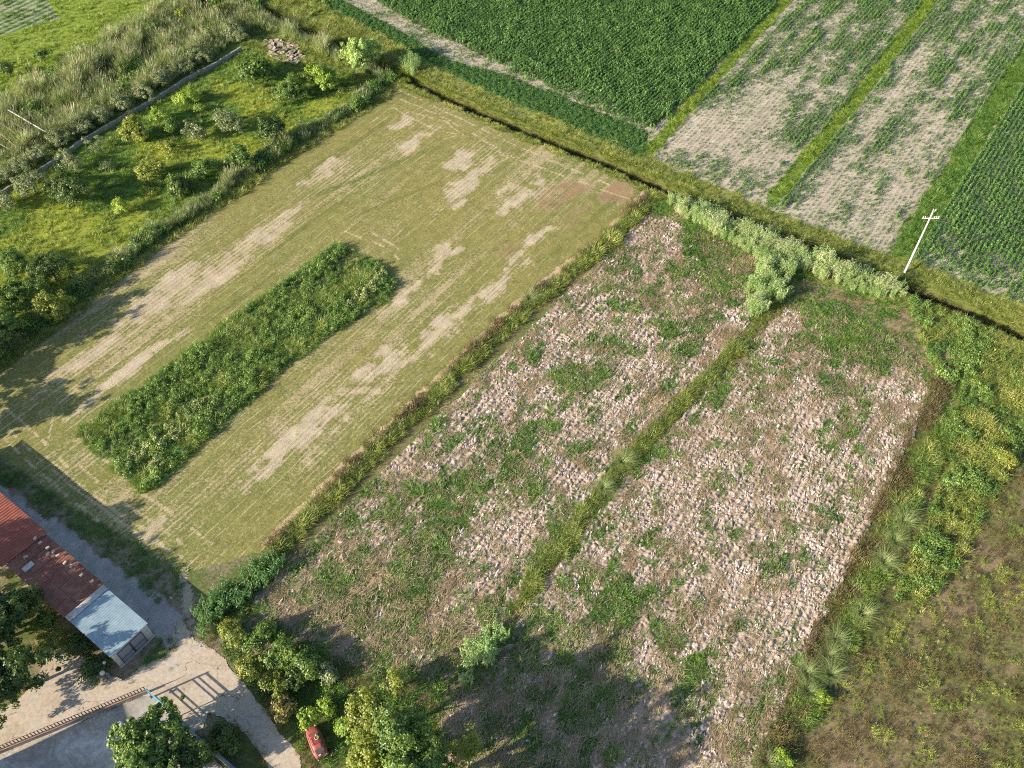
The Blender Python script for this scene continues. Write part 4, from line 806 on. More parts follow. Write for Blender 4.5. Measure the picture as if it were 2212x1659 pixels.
tree('bushy_tree', -60, 650, 3.6, 4.0, 7.0, 't_dark', 'tall dark tree beyond the left frame edge', leaf=.24, group=gL)
tree('bushy_tree', 0, 0, 4.4, 4.0, 8.5, 't_dark', 'tallest tree beyond the left frame edge, level with the middle of the bushy mass', leaf=.28, group=gL, at=(-85, 83))
tree('bushy_tree', 0, 0, 4.2, 4.2, 8.5, 't_dark', 'tall tree beyond the left frame edge, shading the lower left of the mown field', leaf=.28, group=gL, at=(-79, 69))
tree('bushy_tree', 0, 0, 4.2, 3.6, 7.0, 't_dark', 'tree beyond the left frame edge between its two taller neighbours', leaf=.28, group=gL, at=(-82, 76))
tree('bushy_tree', -90, 745, 4.2, 3.6, 8.0, 't_dark', 'tall tree beyond the left frame edge casting shade on the mown field', leaf=.24, group=gL)
gW = 'grey green shrubs along the back of the long wall'
for i, (u, v, r_) in enumerate([(500, 58, 3.2), (430, 108, 2.4), (388, 134, 2.2), (346, 158, 2.3), (300, 190, 2.2), (256, 214, 2.1), (212, 237, 2.2), (168, 261, 2.2), (122, 288, 2.1), (76, 322, 2.0), (36, 346, 1.7), (4, 370, 1.8)]):
    place = ['largest, at the far end of the long wall', 'second from the far end of the wall', 'third from the far end of the wall', 'fourth from the far end of the wall', 'fifth from the far end of the wall', 'sixth, behind the yellow orchard tree', 'seventh from the far end of the wall', 'eighth, above the small silvery tree', 'ninth, next to the pipe frame corner', 'tenth, just below the pipe frame', 'second nearest the left frame edge', 'nearest the left frame edge'][i]
    tree('wall_shrub', u+7, v+11, 1.5, r_*1.15, 3.2, 't_olive', 'grey green shrub behind the long wall, '+place, 'shrub', leaf=.15, dens=1.15, clump=.5, group=gW)
for i, (u, v, r_) in enumerate([(330, 60, 2.2), (268, 150, 1.8), (400, 30, 2.2), (480, 22, 2.0), (15, 150, 2.0), (90, 120, 1.8)]):
    tree('thicket_tree', u, v, 1.6, r_, 3.2, ['t_green', 't_dark', 't_yellow', 't_yellow', 't_dark', 't_green'][i], ['green tree in the far part of the reed thicket', 'dark bush in the middle of the reed thicket', 'yellowish tree at the far edge of the reed thicket', 'yellow green tree beside the largest wall shrub', 'dark bush at the left end of the reed thicket', 'green bush on the meadow side of the reed thicket'][i], 'bush', leaf=.18)
# lower left
tree('garden_tree', 12, 1325, 3.6, 4.0, 6.2, 't_dark', 'big dark tree behind the red roof at the left frame edge', leaf=.24, dens=1.5, clump=.5)
tree('garden_tree', 20, 1462, 3.6, 4.1, 6.6, 't_dark', 'big dark tree over the concrete at the left frame edge', leaf=.24, dens=1.5, clump=.5)
tree('garden_tree', -90, 1370, 4.4, 5.0, 8.0, 't_dark', 'tall dark tree outside the left frame edge', leaf=.28, dens=1.0)
tree('garden_tree', -170, 1250, 4.8, 5.0, 9.0, 't_dark', 'tall dark tree outside the left frame edge, behind the building', leaf=.28, dens=1.0)
tree('garden_shrub', 97, 1340, 1.6, 1.3, 2.2, 't_green', 'pale green shrub between the big dark tree and the red roof', 'shrub', leaf=.26)
tree('garden_hedge', 104, 1385, .8, 1.8, 1.6, 't_yellow', 'low yellowish hedge at the corner of the concrete by the dark trees', 'hedge', leaf=.14, dens=1.4)
tree('garden_shrub', 168, 1398, 1.0, 1.7, 2.0, 't_dark', 'dark shrub filling the bed beside the garage wall', 'shrub', leaf=.2, dens=1.3)
tree('garden_shrub', 205, 1440, 1.0, 1.9, 1.9, 't_dark', 'dark shrub at the lower end of the bed by the garage', 'shrub', leaf=.2, dens=1.3)
tree('garden_tree', 335, 1600, 3.4, 3.6, 6.2, 't_green', 'large leafy tree overhanging the gate at the bottom', leaf=.26, dens=1.6, clump=.5)
tree('garden_tree', 300, 1655, 3.0, 3.2, 5.4, 't_green', 'leafy tree at the bottom edge left of the blue topped wall', leaf=.26, dens=1.6, clump=.5)
tree('garden_tree', 395, 1648, 2.6, 2.6, 5.0, 't_dark', 'darker leafy tree squeezed beside the blue topped wall', leaf=.24, dens=1.5, clump=.5)
tree('roadside_bush', 486, 1600, 1.3, 1.9, 2.6, 't_dark', 'round dark bush between the blue topped wall and the road', 'bush', leaf=.24, dens=1.5)
gB = 'bushes between the road and the ploughed field'
for a in [('roadside_bush', 612, 1528, 1.0, 1.5, 2.0, 't_brown', 'bronze tinged round bush at the road bend'), ('roadside_bush', 600, 1478, 1.1, 1.5, 2.0, 't_yellow', 'yellowish bush above the bronze tinged bush'), ('roadside_bush', 505, 1368, 1.0, 1.7, 1.9, 't_yellow', 'dull yellow green bush at the top of the roadside scrub, next to the road mouth'),
          ('roadside_bush', 562, 1378, 1.2, 1.9, 2.4, 't_green', 'mid green bush beside the dull yellow green bush'), ('roadside_bush', 610, 1415, 1.2, 2.0, 2.4, 't_green', 'bright leaved bush in the middle of the roadside scrub'), ('roadside_bush', 662, 1432, 1.3, 1.8, 2.6, 't_green', 'upright green bush on the field side of the roadside scrub'),
          ('roadside_bush', 640, 1462, 1.0, 1.5, 2.0, 't_dark', 'dark green bush in the hollow of the roadside scrub'), ('roadside_bush', 706, 1452, .9, 1.3, 1.8, 't_olive', 'pale weedy bush at the right of the roadside scrub'), ('roadside_bush', 540, 1440, .8, 1.3, 1.5, 't_yellow', 'low scrubby bush at the road edge'),
          ('roadside_bush', 665, 1552, 1.0, 1.15, 2.0, 't_lime', 'small pale lime bush at the nose of the red car'), ('roadside_bush', 702, 1530, 1.1, 1.1, 2.0, 't_lime', 'small pale lime bush right of the other lime bush above the car'), ('roadside_bush', 750, 1572, 1.2, 1.4, 2.4, 't_lime', 'light green bush just right of the red car'),
          ('roadside_bush', 855, 1475, 1.6, 1.6, 3.2, 't_yellow', 'yellow green bush at the top of the big tree mass')]:
    tree(*a, 'bush', leaf=.22, dens=1.2, group=gB)
tree('flowering_tree', 812, 1560, 5.2, 3.2, 6.6, 't_yellow', 'tall tree with a few pink blossoms right of the red car', leaf=.24, dens=1.5, extra=16, tr=.22)
tree('roadside_tree', 878, 1600, 6.6, 3.2, 7.4, 't_green', 'tallest dark green tree at the bottom centre, shading the ploughed field', leaf=.22, dens=1.4, tr=.25)
tree('roadside_tree', 800, 1652, 4.4, 3.2, 6.0, 't_yellow', 'yellow green tree at the bottom edge below the blossoming tree', leaf=.24, dens=1.4, tr=.2)
tree('roadside_tree', 900, 1680, 6.4, 3.6, 8.0, 't_green', 'tall green tree at the bottom edge right of centre mass', leaf=.24, dens=1.2, tr=.25)
tree('roadside_tree', 1008, 1622, 5.6, 2.0, 5.4, 't_yellow', 'slim open branched yellow green tree at the bottom edge', leaf=.2, dens=.9, gap=.5, bark='barkpale', tr=.14, nl=16)
tree('roadside_tree', 820, 1790, 7.0, 4.6, 9.0, 't_green', 'tall tree below the bottom frame edge', leaf=.28, dens=.8, tr=.3)
tree('roadside_tree', 980, 1800, 7.0, 4.6, 9.0, 't_green', 'tall tree below the bottom frame edge, further right', leaf=.28, dens=.8, tr=.3)
# pampas clumps
gP = 'pampas grass clumps'
def pampas(u, v, s_, label, group=gP):
    x, y = G(u, v, .5*s_); a = MB(); blades(a, 260, .3*s_, 1.9*s_, .024, .3, .7, 5); V0 = a.V[-1]; hz = np.clip(V0[:, 2:3], 0, 9); V0[:, :2] += hz**1.5*np.array([[.32, .2]]); o = a.build('pampas_clump', M['pampas']); o.location = (x, y, 0); return tag(o, label, 'pampas grass', group)
for u, v, s_, lb in [(1342, 1000, 1.15, 'upper pampas clump on the grass ridge between the ploughed fields'), (1300, 1056, 1.0, 'lower pampas clump on the grass ridge between the ploughed fields'), (1140, 648, 1.15, 'pale pampas clump on the ridge beside the mown field'),
                     (1950, 1132, 1.25, 'pampas clump highest on the right hand ridge'), (1930, 1172, 1.1, 'pampas clump just below the highest one on the right hand ridge'), (1905, 1216, 1.25, 'third pampas clump down the right hand ridge'), (1858, 1330, 1.2, 'round lone pampas clump standing right of the ridge line'),
                     (1802, 1384, 1.15, 'pampas clump left below the round lone one'), (1786, 1420, 1.1, 'sixth pampas clump down the right hand ridge'), (1790, 1458, 1.1, 'pampas clump on the right side of the lower ridge'), (1738, 1455, 1.1, 'pampas clump on the left side of the lower ridge'), (1742, 1496, 1.0, 'pampas clump where the lower ridge narrows'), (1652, 1648, .9, 'pampas clump at the very bottom of the ridge')]:
    pampas(u, v, s_, lb)
tree('ridge_bush', 1775, 1505, .6, .9, 1.2, 't_lime', 'small lime bush right of the lower pampas clumps', 'bush', leaf=.18)
tree('ridge_bush', 1691, 1638, .6, 1.0, 1.2, 't_lime', 'yellow green bush near the bottom pampas clump', 'bush', leaf=.18)
tree('ridge_bush', 2170, 985, 1.0, 1.8, 1.8, 't_yellow', 'yellow green bush in the scrub at the right frame edge', 'bush', leaf=.18)
def cane_thing(P, n, hh, label, cat='cane thicket', name='cane_thicket', mt='cane'):
    c = P.mean(0); a = MB(); p = rpts(P, 8)[:n]
    for q in p:
        b = MB(); t_cane(b, hh*(.8+.4*R.random())); V = np.concatenate(b.V)+np.array([q[0]-c[0], q[1]-c[1], 0]); off = 0
        for k in (3, 4):
            for f, l in zip(b.F[k], b.lv[k]): a.F[k].append(f+a.n); a.lv[k].append(l); a.mi[k].append(np.zeros(len(f)))
        a.V.append(V); a.n += len(V)
    o = a.build(name, M[mt]); o.location = (c[0], c[1], 0); return tag(o, label, cat)
cane_thing(GP([(868, 140), (905, 140), (915, 165), (880, 170)]), 14, 3.4, 'pale upright cane clump on the far bank, right of the pale feathery tree')
cane_thing(GP([(985, 1450), (1010, 1395), (1055, 1350), (1095, 1350), (1085, 1400), (1035, 1470), (1000, 1480)]), 32, 1.9, 'cane thicket at the lower end of the ridge between the ploughed fields')
cane_thing(GP([(600, 1195), (625, 1225), (520, 1310), (440, 1375), (425, 1330), (470, 1275)]), 70, 1.7, 'dark cane thicket in shade where the mown field meets the track', mt='corn')
cane_thing(GP([(-60, 700), (10, 715), (20, 745), (-40, 780)]), 12, 3.2, 'cane clump reaching in from the left frame edge over the mown field')

# ------------------------------------------------------------------ building
def e2(u, v, z=0): return np.array(G(u, v, z))
A0 = e2(319, 1346, 3.0); TH = math.radians(-36.2); ux = np.array((math.cos(TH), math.sin(TH))); uy = np.array((-math.sin(TH), math.cos(TH)))
def bl(u, v, z): d = e2(u, v, z)-A0; return d @ ux, d @ uy
Wd = -bl(238, 1421, 3.0)[1]; L1 = -(bl(238, 1277, 3.0)[0]+bl(142, 1343, 3.0)[0])/2
xn = bl(92, 1160, 3.0)[0]; yn = .9
def corr(m, x0, x1, y0, y1, z0, z1, per=.26, amp=.035, th=.03):
    xs_ = np.arange(x0, x1+1e-6, per/4); nx = len(xs_); v = []
    for dz in (0, -th):
        for y, z in ((y0, z0), ((y0+y1)/2, (z0+z1)/2), (y1, z1)): v += [(x, y, z+dz+amp*math.sin(2*math.pi*x/per)) for x in xs_]
    f = []
    for b_, o in ((0, 1), (3, -1)):
        for r_ in range(2):
            for i in range(nx-1):
                q = [(b_+r_)*nx+i, (b_+r_)*nx+i+1, (b_+r_+1)*nx+i+1, (b_+r_+1)*nx+i]; f.append(q[::o])
    for i in range(nx-1): f += [[i, 3*nx+i, 3*nx+i+1, i+1], [2*nx+i, 2*nx+i+1, 5*nx+i+1, 5*nx+i]]
    m.add(v, f)
def bluemat(k):
    n = noise(k, .8, 5, .6); c = ramp(k, n, [(.3, (.20, .29, .345)), (.6, (.28, .385, .44)), (.75, (.42, .50, .54))])
    return princ(k, c, .6, 0, noise(k, 5, 3), .1, .01, .5)
M['bluemetal'] = mat('pale_blue_sheet_metal', bluemat)
def rustmat(k):
    n = noise(k, 1.1, 6, .7); c = ramp(k, n, [(.3, (.13, .055, .04)), (.5, (.235, .095, .065)), (.66, (.29, .14, .10)), (.8, (.36, .24, .18))])
    return princ(k, c, .6, 0, noise(k, 9, 3), .3, .01, .4)
M['redold'] = mat('rust_red_old_sheets', rustmat)
M['rednew'] = simple('brick_red_corrugated_sheet', (.31, .10, .07), .65, 0, .25, 1.0)
M['palesheet'] = simple('weathered_pale_sheet', (.50, .48, .46), .6)
M['plaster'] = simple('grey_white_plaster', (.55, .54, .52), .9, 0, .22, 1.2)
M['doorgrey'] = simple('grey_painted_steel', (.27, .28, .33), .55, 0, .12)
M['darksteel'] = simple('dark_steel', (.06, .065, .075), .5)
M['block'] = simple('pale_concrete_block', (.50, .43, .36), .95)
M['blue'] = simple('light_blue_paint', (.16, .40, .52), .5, 0, .15)
M['deepblue'] = simple('deep_blue_paint', (.02, .06, .22), .5, 0, .2)
M['white'] = simple('white_concrete', (.60, .60, .58), .85, 0, .15, 6)
M['wall'] = simple('stained_pale_wall', (.30, .285, .26), .95, 0, .5, .9)
M['coping'] = simple('reddish_coping', (.33, .20, .16), .9, 0, .3, 1.5)
g = thing('garage', 'white walled garage with pale blue corrugated roof at the end of the red roofed building', 'garage', (*A0, 0), TH)
m = MB(); m.box((-L1/2-.1, -Wd/2, 1.4), (L1-.15, Wd-.35, 2.8)); m.build('wall', M['plaster'], g)
m = MB(); corr(m, -L1, 0.02, -Wd, 0, 3.18, 2.95, .30, .010); ro = m.build('roof', M['bluemetal'], g)
dy0, dy1 = -.20*Wd, -.86*Wd; dm = (dy0+dy1)/2
for y0_, y1_ in ((dy0, dm+.01), (dm-.01, dy1)):
    m = MB(); m.box((-.14, (y0_+y1_)/2, 1.28), (.06, abs(y1_-y0_)-.03, 2.5)); dr_ = m.build('door', M['doorgrey'], g)
    m = MB()
    for zz in (.06, .95, 2.5): m.box((-.09, (y0_+y1_)/2, zz), (.04, abs(y1_-y0_)-.03, .07))
    for yy in (y0_-.05, y1_+.05): m.box((-.088, yy, 1.28), (.04, .07, 2.44))
    m.build('frame', M['darksteel'], dr_)
m = MB(); m.box((-.06, dm-.12, 1.15), (.05, .05, .25)); m.build('door_handle', M['darksteel'], g)
m = MB(); m.box((-.02, -Wd/2, .02), (.25, Wd-.2, .12)); m.build('step', M['block'], g)
sh = thing('long_shed', 'long low building under rust red corrugated sheets running off the left frame edge', 'shed', (*A0, 0), TH)
m = MB(); m.box(((-L1-40)/2, -Wd/2, 1.35), (40-L1-.05, Wd-.4, 2.7)); m.build('wall', M['plaster'], sh)
m = MB(); corr(m, -L1-.85, -L1+.05, -Wd-.03, .0, 3.28, 3.05, .2, .025); m.build('flashing', M['palesheet'], sh, True)
m = MB(); rowL = 1.9; xx = -L1-.8; k_ = 0
while xx > xn:
    x2 = max(xx-rowL, xn); 
    for j in range(3):
        ya, yb = -Wd-.1+j*(Wd+.15)/3, -Wd-.1+(j+1)*(Wd+.15)/3+.12; za = 3.12-.2*j/3; dz = R.random()*.05
        corr(m, x2-.06+R.random()*.05, xx, ya, yb, za+.05*(2-j)+dz, za-.07+.05*(2-j)+dz, .36, .03, .015)
    xx = x2; k_ += 1
m.build('old_roof', M['redold'], sh)
m = MB(); corr(m, -40, xn, -Wd-.6, yn-.5, 3.42, 3.1, .40, .038); m.build('roof', M['rednew'], sh)
m = MB(); px_, py_ = bl(62, 1225, 3.1); m.box((px_, py_, 3.24), (.75, 1.3, .03)); m.build('skylight', M['palesheet'], sh)
gb = 'concrete blocks weighing down the old red roof'
bp = [(275, 368), (315, 402), (372, 440), (415, 470), (375, 487), (450, 500), (505, 555), (553, 582), (632, 648), (712, 700), (205, 512)]
bn = ['block nearest the newer red sheets', 'second block from the newer red sheets', 'third block from the newer red sheets', 'largest of the clustered blocks at the roof edge', 'block set back inside the cluster at the roof edge', 'block at the lower end of the cluster', 'first block below the cluster', 'second block below the cluster', 'second block up from the garage roof', 'block nearest the garage roof', 'block lying on the grey skylight sheet']
for (a, b), l_ in zip(bp, bn):
    x_, y_ = bl(a*.28, 1061.7+b*.28, 3.15); m = MB(); m.box((0, 0, 0), (.42, .24, .2)); m.box((0, 0, .102), (.30, .12, .006)); o = m.build('concrete_block', M['block'])
    wx_ = A0+ux*x_+uy*y_; zz_ = 3.32+(-y_/Wd)*.14; o.location = (*wx_, zz_); o.rotation_euler = (0, 0, TH+R.normal()*.35+math.pi/2); tag(o, 'pale concrete '+l_, 'block', gb)
# lamp bracket
la = e2(316, 1335, 2.9); lb_ = e2(371, 1292, 2.9); dl = lb_-la
t = thing('bracket_lamp', 'thin black lamp bracket reaching out from the garage corner over the track', 'lamp', (*la, 0))
m = MB(); m.tube([(0, 0, 2.3), (dl[0]*.1, dl[1]*.1, 2.8), (dl[0]*.93, dl[1]*.93, 3.0)], [.045, .04, .035], 6); m.build('arm', M['darksteel'], t)
m = MB(); m.box((dl[0], dl[1], 2.98), (.5, .22, .12), math.atan2(-dl[1], dl[0])+.4); m.box((dl[0], dl[1], 3.05), (.3, .14, .06), math.atan2(-dl[1], dl[0])+.4); m.build('lamp_head', M['darksteel'], t)
# garden globes
for (u, v, r_), l_ in zip(((226, 1432, .2), (222, 1455, .27)), ('smaller white round garden lamp in the dark bed beside the garage', 'larger white round garden lamp in the dark bed, nearer the yard')):
    x, y = G(u, v, 1.6); t = thing('garden_lamp', l_, 'lamp', (x, y, 0)); m = MB(); m.tube([(0, 0, 0), (0, 0, 1.5)], [.06, .05], 8); m.build('post', M['darksteel'], t)
    m = MB(); th_ = np.linspace(0, math.pi, 7); m.tube([(0, 0, 1.5+r_-r_*math.cos(a)) for a in th_], [max(.01, r_*math.sin(a)) for a in th_], 12, False); m.build('globe', M['white'], t, True)
# railing
ra, rb = e2(-60, 1652), e2(323, 1495); dl = rb-ra; Lr = np.hypot(*dl); an = math.atan2(dl[1], dl[0])
t = thing('railing_wall', 'low pale wall with reddish coping and a dark picket railing across the yard', 'railing', (*ra, 0), an)
m = MB(); m.box((Lr/2, 0, .33), (Lr, .22, .66)); m.build('wall', M['wall'], t)
m = MB(); m.box((Lr/2, 0, .69), (Lr+.04, .26, .06)); m.build('coping', M['coping'], t)
for zz in (.86, 1.62):
    m = MB(); m.box((Lr/2, 0, zz), (Lr, .04, .04)); m.build('rail', M['darksteel' if zz > 1 else 'coping'], t)
npk = int(Lr/.34)
for i in range(min(npk, 99)):
    m = MB(); m.box(((i+.5)*Lr/min(npk, 99), 0, 1.24), (.10, .03, .72)); m.build('picket', M['darksteel'], t)
# gate
ga = e2(316, 1489, 2.3); t = thing('gate', 'light blue steel gate frame standing open at the yard entrance, half under the leafy tree', 'gate', (*ga, 0), TH)
Lg = 7.6
for xx in (0, 3.8, 7.6):
    m = MB(); m.box((xx, 0, 1.2), (.09 if xx else .16, .09 if xx else .16, 2.4 if xx else 2.5)); m.build('post', M['blue'], t)
for zz in (.12, .75, 1.0, 1.75, 2.0, 2.36):
    m = MB(); m.box((Lg/2, 0, zz), (Lg, .07, .07 if zz < 2.3 else .11)); m.build('rail', M['blue'], t)
m = MB(); m.box((.3, -.16, .9), (.22, .16, .3)); m.build('lock_box', M['deepblue'], t)
# blue topped wall
ba, bb = e2(426, 1592, 1.0), e2(560, 1710, 1.0); dl = bb-ba; Lb = np.hypot(*dl)
t = thing('roadside_wall', 'grey wall with a deep blue rail along its road side at the bottom edge', 'wall', (*ba, 0), math.atan2(dl[1], dl[0]))
m = MB(); m.box((Lb/2, 0, .5), (Lb, .35, 1.0)); m.build('wall', M['wall'], t)
m = MB(); m.box((Lb/2, .24, 1.02), (Lb, .08, .10)); m.build('rail', M['deepblue'], t)
for i in range(5):
    m = MB(); m.box((.2+i*(Lb-.4)/4, .24, .5), (.07, .07, .94)); m.build('post', M['deepblue'], t)
# red brick beds edge, manhole
x, y = G(262, 1568); t = thing('plastic_drum', 'pale round tub lying by the leafy tree on the yard concrete', 'tub', (x, y, .09)); m = MB(); m.tube([(0, 0, 0), (0, 0, .35), (0, 0, .42)], [.34, .36, .30], 14); m.build('shell', M['white'], t, True)
m = MB(); m.tube([(0, 0, .421), (0, 0, .44)], [.2, .19], 12); m.build('lid', M['palesheet'], t)
x, y = G(250, 1577); m = MB(); m.box((0, 0, .16), (.5, .42, .32), .5); m.box((0, 0, .33), (.42, .34, .03), .5); o = m.build('crate', M['darksteel']); o.location = (x, y, .09); tag(o, 'dark square crate beside the pale tub on the yard', 'crate')
# ------------------------------------------------------------------ car
M['carred'] = simple('faded_red_car_paint', (.36, .085, .07), .5, 0, .2, 4, .05, .4)
M['glass'] = mat('dusty_car_glass', lambda k: princ(k, (.10, .105, .11), .15, 0, None, spec=.6))
M['glassred'] = mat('sun_faded_windscreen', lambda k: princ(k, (.20, .12, .10), .25, 0, None, spec=.6))
M['chrome'] = mat('chrome', lambda k: princ(k, (.7, .7, .7), .2, 1.0))
M['rubber'] = simple('tyre_rubber', (.03, .03, .03), .9)
M['wicker'] = simple('straw_basket', (.40, .32, .14), .9)
x, y = G(683, 1601, .7); car = thing('parked_car', 'old small faded red car with a roof rack parked on the verge among bushes', 'car', (x, y, .02), math.radians(118.5))
stn = [(1.70, .42, .52, .34), (1.62, .58, .66, .28), (1.25, .68, .78, .24), (.85, .73, .86, .24), (.2, .76, .88, .24), (-.7, .76, .88, .24), (-1.2, .73, .86, .24), (-1.55, .64, .76, .28), (-1.70, .50, .58, .34)]
V = []; 
for xx, w_, zt, zb in stn: V += [(xx, s_*a*w_, z) for s_, a, z in ((-1, .9, zb), (-1, 1.02, zb+.25*(zt-zb)), (-1, 1.0, zt-.12), (-1, .86, zt-.02), (-1, .4, zt+.03), (1, .4, zt+.03), (1, .86, zt-.02), (1, 1.0, zt-.12), (1, 1.02, zb+.25*(zt-zb)), (1, .9, zb))]
Fq = [[i*10+j, i*10+(j+1) % 10, (i+1)*10+(j+1) % 10, (i+1)*10+j] for i in range(len(stn)-1) for j in range(10)]
m = MB(); m.add(V, Fq); ne = len(stn)-1; m.add(np.vstack([np.array(V[:10]), np.array(V[:10]).mean(0)]), [[j, 10, (j+1) % 10] for j in range(10)]); m.add(np.vstack([np.array(V[-10:]), np.array(V[-10:]).mean(0)]), [[j, (j+1) % 10, 10] for j in range(10)])
body = m.build('body', M['carred'], car, True)
rf = [(.95, .60, .86), (.42, .56, 1.30), (.25, .55, 1.35), (-.35, .56, 1.37), (-.85, .55, 1.33), (-1.0, .54, 1.28), (-1.38, .58, .86)]
V = []
for xx, w_, z in rf: V += [(xx, -w_-.10*(z > .9), .86), (xx, -w_, z), (xx, -w_*.4, z+.02), (xx, w_*.4, z+.02), (xx, w_, z), (xx, w_+.10*(z > .9), .86)]
m = MB(); m.add(V, [[i*6+j, i*6+j+1, (i+1)*6+j+1, (i+1)*6+j] for i in range(len(rf)-1) for j in range(5)]); m.build('cabin', M['carred'], car, True)
def quadpart(name, pts, mt, th=.012):
    p = np.array(pts, float); nrm = np.cross(p[1]-p[0], p[2]-p[0]); nrm = nrm/np.linalg.norm(nrm)*th; q = np.vstack([p-nrm, p+nrm]); m = MB(); m.add(q, [[0, 1, 2, 3], [7, 6, 5, 4], [0, 4, 5, 1], [1, 5, 6, 2], [2, 6, 7, 3], [3, 7, 4, 0]]); return m.build(name, mt, car)
quadpart('windscreen', [(.90, -.50, .93), (.90, .50, .93), (.47, .46, 1.28), (.47, -.46, 1.28)], M['glassred'], .02)
quadpart('rear_window', [(-1.34, -.46, .93), (-1.34, .46, .93), (-1.06, .44, 1.24), (-1.06, -.44, 1.24)], M['glass'], .02)
for s_ in (-1, 1):
    quadpart('side_window', [(.68, s_*.655, .95), (-.3, s_*.665, .95), (-.3, s_*.585, 1.27), (.40, s_*.575, 1.27)], M['glass'], .02)
    quadpart('side_window', [(-.38, s_*.665, .95), (-1.1, s_*.655, .95), (-.92, s_*.575, 1.25), (-.38, s_*.585, 1.27)], M['glass'], .02)
for xx in (1.74, -1.74):
    m = MB(); m.tube([(xx-.1*np.sign(xx), -.66, .42), (xx, -.45, .42), (xx+.03*np.sign(xx), 0, .42), (xx, .45, .42), (xx-.1*np.sign(xx), .66, .42)], .045, 6); m.build('bumper', M['chrome'], car)
for s_ in (-1, 1):
    m = MB(); m.tube([(1.50, s_*.50, .68), (1.66, s_*.50, .66)], [.10, .085], 10); m.build('headlight', M['white'], car)
    m = MB(); m.box((-1.66, s_*.50, .62), (.06, .14, .12)); m.build('tail_light', M['coping'], car)
    for xx in (1.05, -1.08):
        m = MB(); m.tube([(xx, s_*.60, .27), (xx, s_*.75, .27)], .27, 16); wh = m.build('wheel', M['rubber'], car)
        m = MB(); m.tube([(xx, s_*.755, .27), (xx, s_*.77, .27)], [.15, .13], 12); m.build('rim', M['chrome'], wh)
m = MB(); m.box((.72, .80, .98), (.06, .16, .10)); m.build('mirror', M['chrome'], car)
quadpart('engine_lid', [(-1.42, -.42, .88), (-1.42, .42, .88), (-1.63, .38, .76), (-1.63, -.38, .76)], M['darksteel'], .012)
quadpart('number_plate', [(-1.50, .02, .875), (-1.50, .30, .875), (-1.62, .30, .81), (-1.62, .02, .81)], M['white'], .02)
m = MB()
for s_ in (-1, 1): m.tube([(.25, s_*.46, 1.44), (-.55, s_*.46, 1.46)], .018, 5)
for xx in (.25, .08, -.09, -.26, -.43, -.55): m.tube([(xx, -.5, 1.44), (xx, .5, 1.44)], .014, 5)
for xx in (.2, -.5):
    for s_ in (-1, 1): m.tube([(xx, s_*.5, 1.33), (xx, s_*.46, 1.46)], .016, 5)
m.build('roof_rack', M['darksteel'], car)
def loc(x_, y_, z_):
    a = math.radians(118.5); return (x+x_*math.cos(a)-y_*math.sin(a), y+x_*math.sin(a)+y_*math.cos(a), z_)
m = MB(); a_ = np.linspace(0, 2*math.pi, 21); m.tube(np.stack([.2*np.cos(a_), .2*np.sin(a_), .06+0*a_], 1), .05, 6, False); m.tube([(0, 0, .02), (0, 0, .05)], [.17, .15], 14); o = m.build('basket', M['wicker'], None, True); o.location = loc(0.0, -.2, 1.485); tag(o, 'round straw basket tied on the roof rack of the red car', 'basket')
m = MB(); th_ = np.linspace(0, math.pi, 6); m.tube([(0, 0, .1-.1*math.cos(a)) for a in th_], [max(.01, .13*math.sin(a)) for a in th_], 10, False); o = m.build('straw_hat', M['wicker'], None, True); o.location = loc(.27, -.25, 1.47); tag(o, 'small yellow straw bundle in front of the basket on the car roof', 'straw bundle')
# ------------------------------------------------------------------ utility pole
x, y = G(1954, 589); t = thing('utility_pole', 'tall white concrete utility pole with a crossarm at the corn field edge', 'utility pole', (x, y, 0))
HP = 12.6; m = MB(); m.tube([(0, 0, -.3), (0, 0, HP)], [.165, .10], 12); m.build('pole', M['white'], t)
m = MB(); m.box((0, -.14, HP-1.5), (2.5, .12, .12)); ca = m.build('crossarm', M['white'], t)
for xx in (-1.15, -.82, .55, .85, 1.15):
    m = MB(); m.tube([(xx, -.14, HP-1.44), (xx, -.14, HP-1.28), (xx, -.14, HP-1.14)], [.03, .085, .05], 8); m.build('insulator', M['white'], ca)
for xx in (-.16, .22):
    m = MB(); m.tube([(xx*.3, -.1, HP-.3), (xx, -.12, HP-.05), (xx, -.12, HP+.22)], [.04, .06, .07], 8); m.build('insulator', M['white'], t)
# ------------------------------------------------------------------ long wall, pipe frame, rubble
WP = GP([(-60, 448), (0, 414), (56, 383), (134, 333), (168, 307), (252, 257), (336, 210), (406, 165), (462, 137), (520, 101)], .8)
m = MB(); w_ = .19
for i in range(len(WP)-1):
    a, b = WP[i], WP[i+1]; n_ = 8
    for j in range(n_):
        p = a+(b-a)*j/n_; q = a+(b-a)*(j+1)/n_; c_ = (p+q)/2; m.box((c_[0], c_[1], .42), (np.hypot(*(q-p))-.01*R.random(), .36+.03*R.normal(), .84+.07*R.normal()), math.atan2(*(q-p)[::-1])+R.normal()*.02)
o = m.build('garden_wall', M['wall']); tag(o, 'long low weathered pale wall between the orchard and the shrubs', 'wall')
t = thing('pipe_frame', 'open pipe framework of an uncovered greenhouse at the left frame edge', 'pipe frame', (*G(40, 290), 0)); o0 = np.array(G(40, 290))
def pf(u, v, z=2.0): p = np.array(G(u, v, z))-o0; return (p[0], p[1], z)
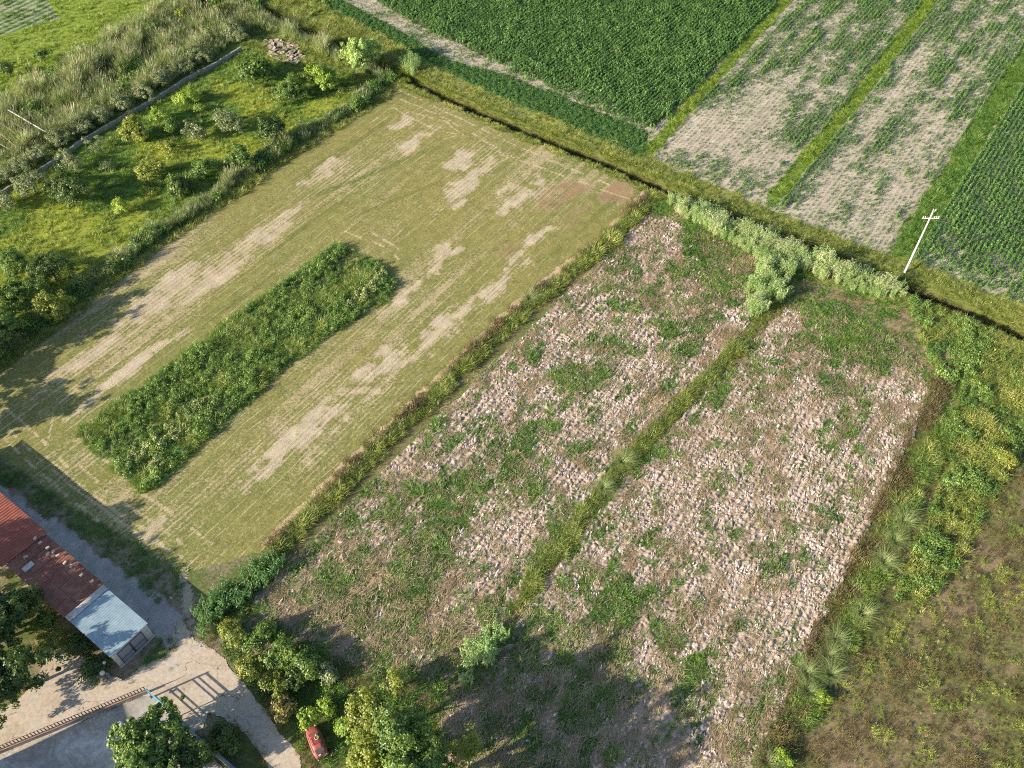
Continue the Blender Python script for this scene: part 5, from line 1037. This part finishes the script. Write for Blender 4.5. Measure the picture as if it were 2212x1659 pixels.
for (a, b, c_, d_) in [(-60, 363, 76, 294), (-60, 330, 67, 269), (-60, 277, 17, 241), (0, 266, 59, 305), (22, 260, 76, 294), (0, 288, 34, 316), (-40, 290, 20, 322)]:
    m = MB(); m.tube([pf(a, b), pf(c_, d_)], .05, 6); m.build('rail', M['coping' if a in (0, 22) else 'barkpale'], t)
m = MB(); m.tube([pf(17, 237, 2.2), pf(97, 284, 2.2)], .10, 8); m.build('ridge_pipe', M['white'], t)
for u, v in ((17, 237), (97, 284), (76, 294), (59, 305), (34, 316), (0, 266)):
    p = pf(u, v, 2.2); m = MB(); m.tube([(p[0], p[1], 0), p], .045, 6); m.build('post', M['barkpale'], t)
m = MB(); RP = GP([(568, 95), (585, 85), (640, 100), (662, 120), (640, 142), (590, 130)])
for q in rpts(RP, 2.2): m.box((q[0], q[1], .1+.3*R.random()), (.4+.9*R.random(), .3+.6*R.random(), .10+.14*R.random()), R.random()*3, ry=R.normal()*.35)
M['rubble'] = simple('dusty_rubble', (.30, .25, .20), .95, 0, .6, 1.2)
o = m.build('rubble_heap', M['rubble']); tag(o, 'heap of broken pale slabs in the far corner of the orchard', 'rubble', None, 'stuff')

# the neighbouring house outside the lower left frame corner, whose shade lies over the yard
t = thing('neighbour_house', 'plastered two storey house outside the lower left frame corner', 'house', (-64.5, 14.5, 0), math.radians(30))
m = MB(); m.box((0, 0, 4.2), (15, 14, 8.4)); m.build('wall', M['plaster'], t)
m = MB(); m.add([(-8, -7.5, 8.4), (8, -7.5, 8.4), (8, 7.5, 8.4), (-8, 7.5, 8.4), (-4, 0, 9.6), (4, 0, 9.6)], [[0, 1, 5, 4], [2, 3, 4, 5]]); m.add([(-8, -7.5, 8.4), (8, -7.5, 8.4), (8, 7.5, 8.4), (-8, 7.5, 8.4), (-4, 0, 9.6), (4, 0, 9.6)], [[1, 2, 5], [3, 0, 4]]); m.build('roof', M['redold'], t)
for zz in (2.0, 5.4):
    for yy in (-4, 0, 4):
        m = MB(); m.box((7.52, yy, zz), (.08, 1.1, 1.4)); m.build('window', M['glass'], t)
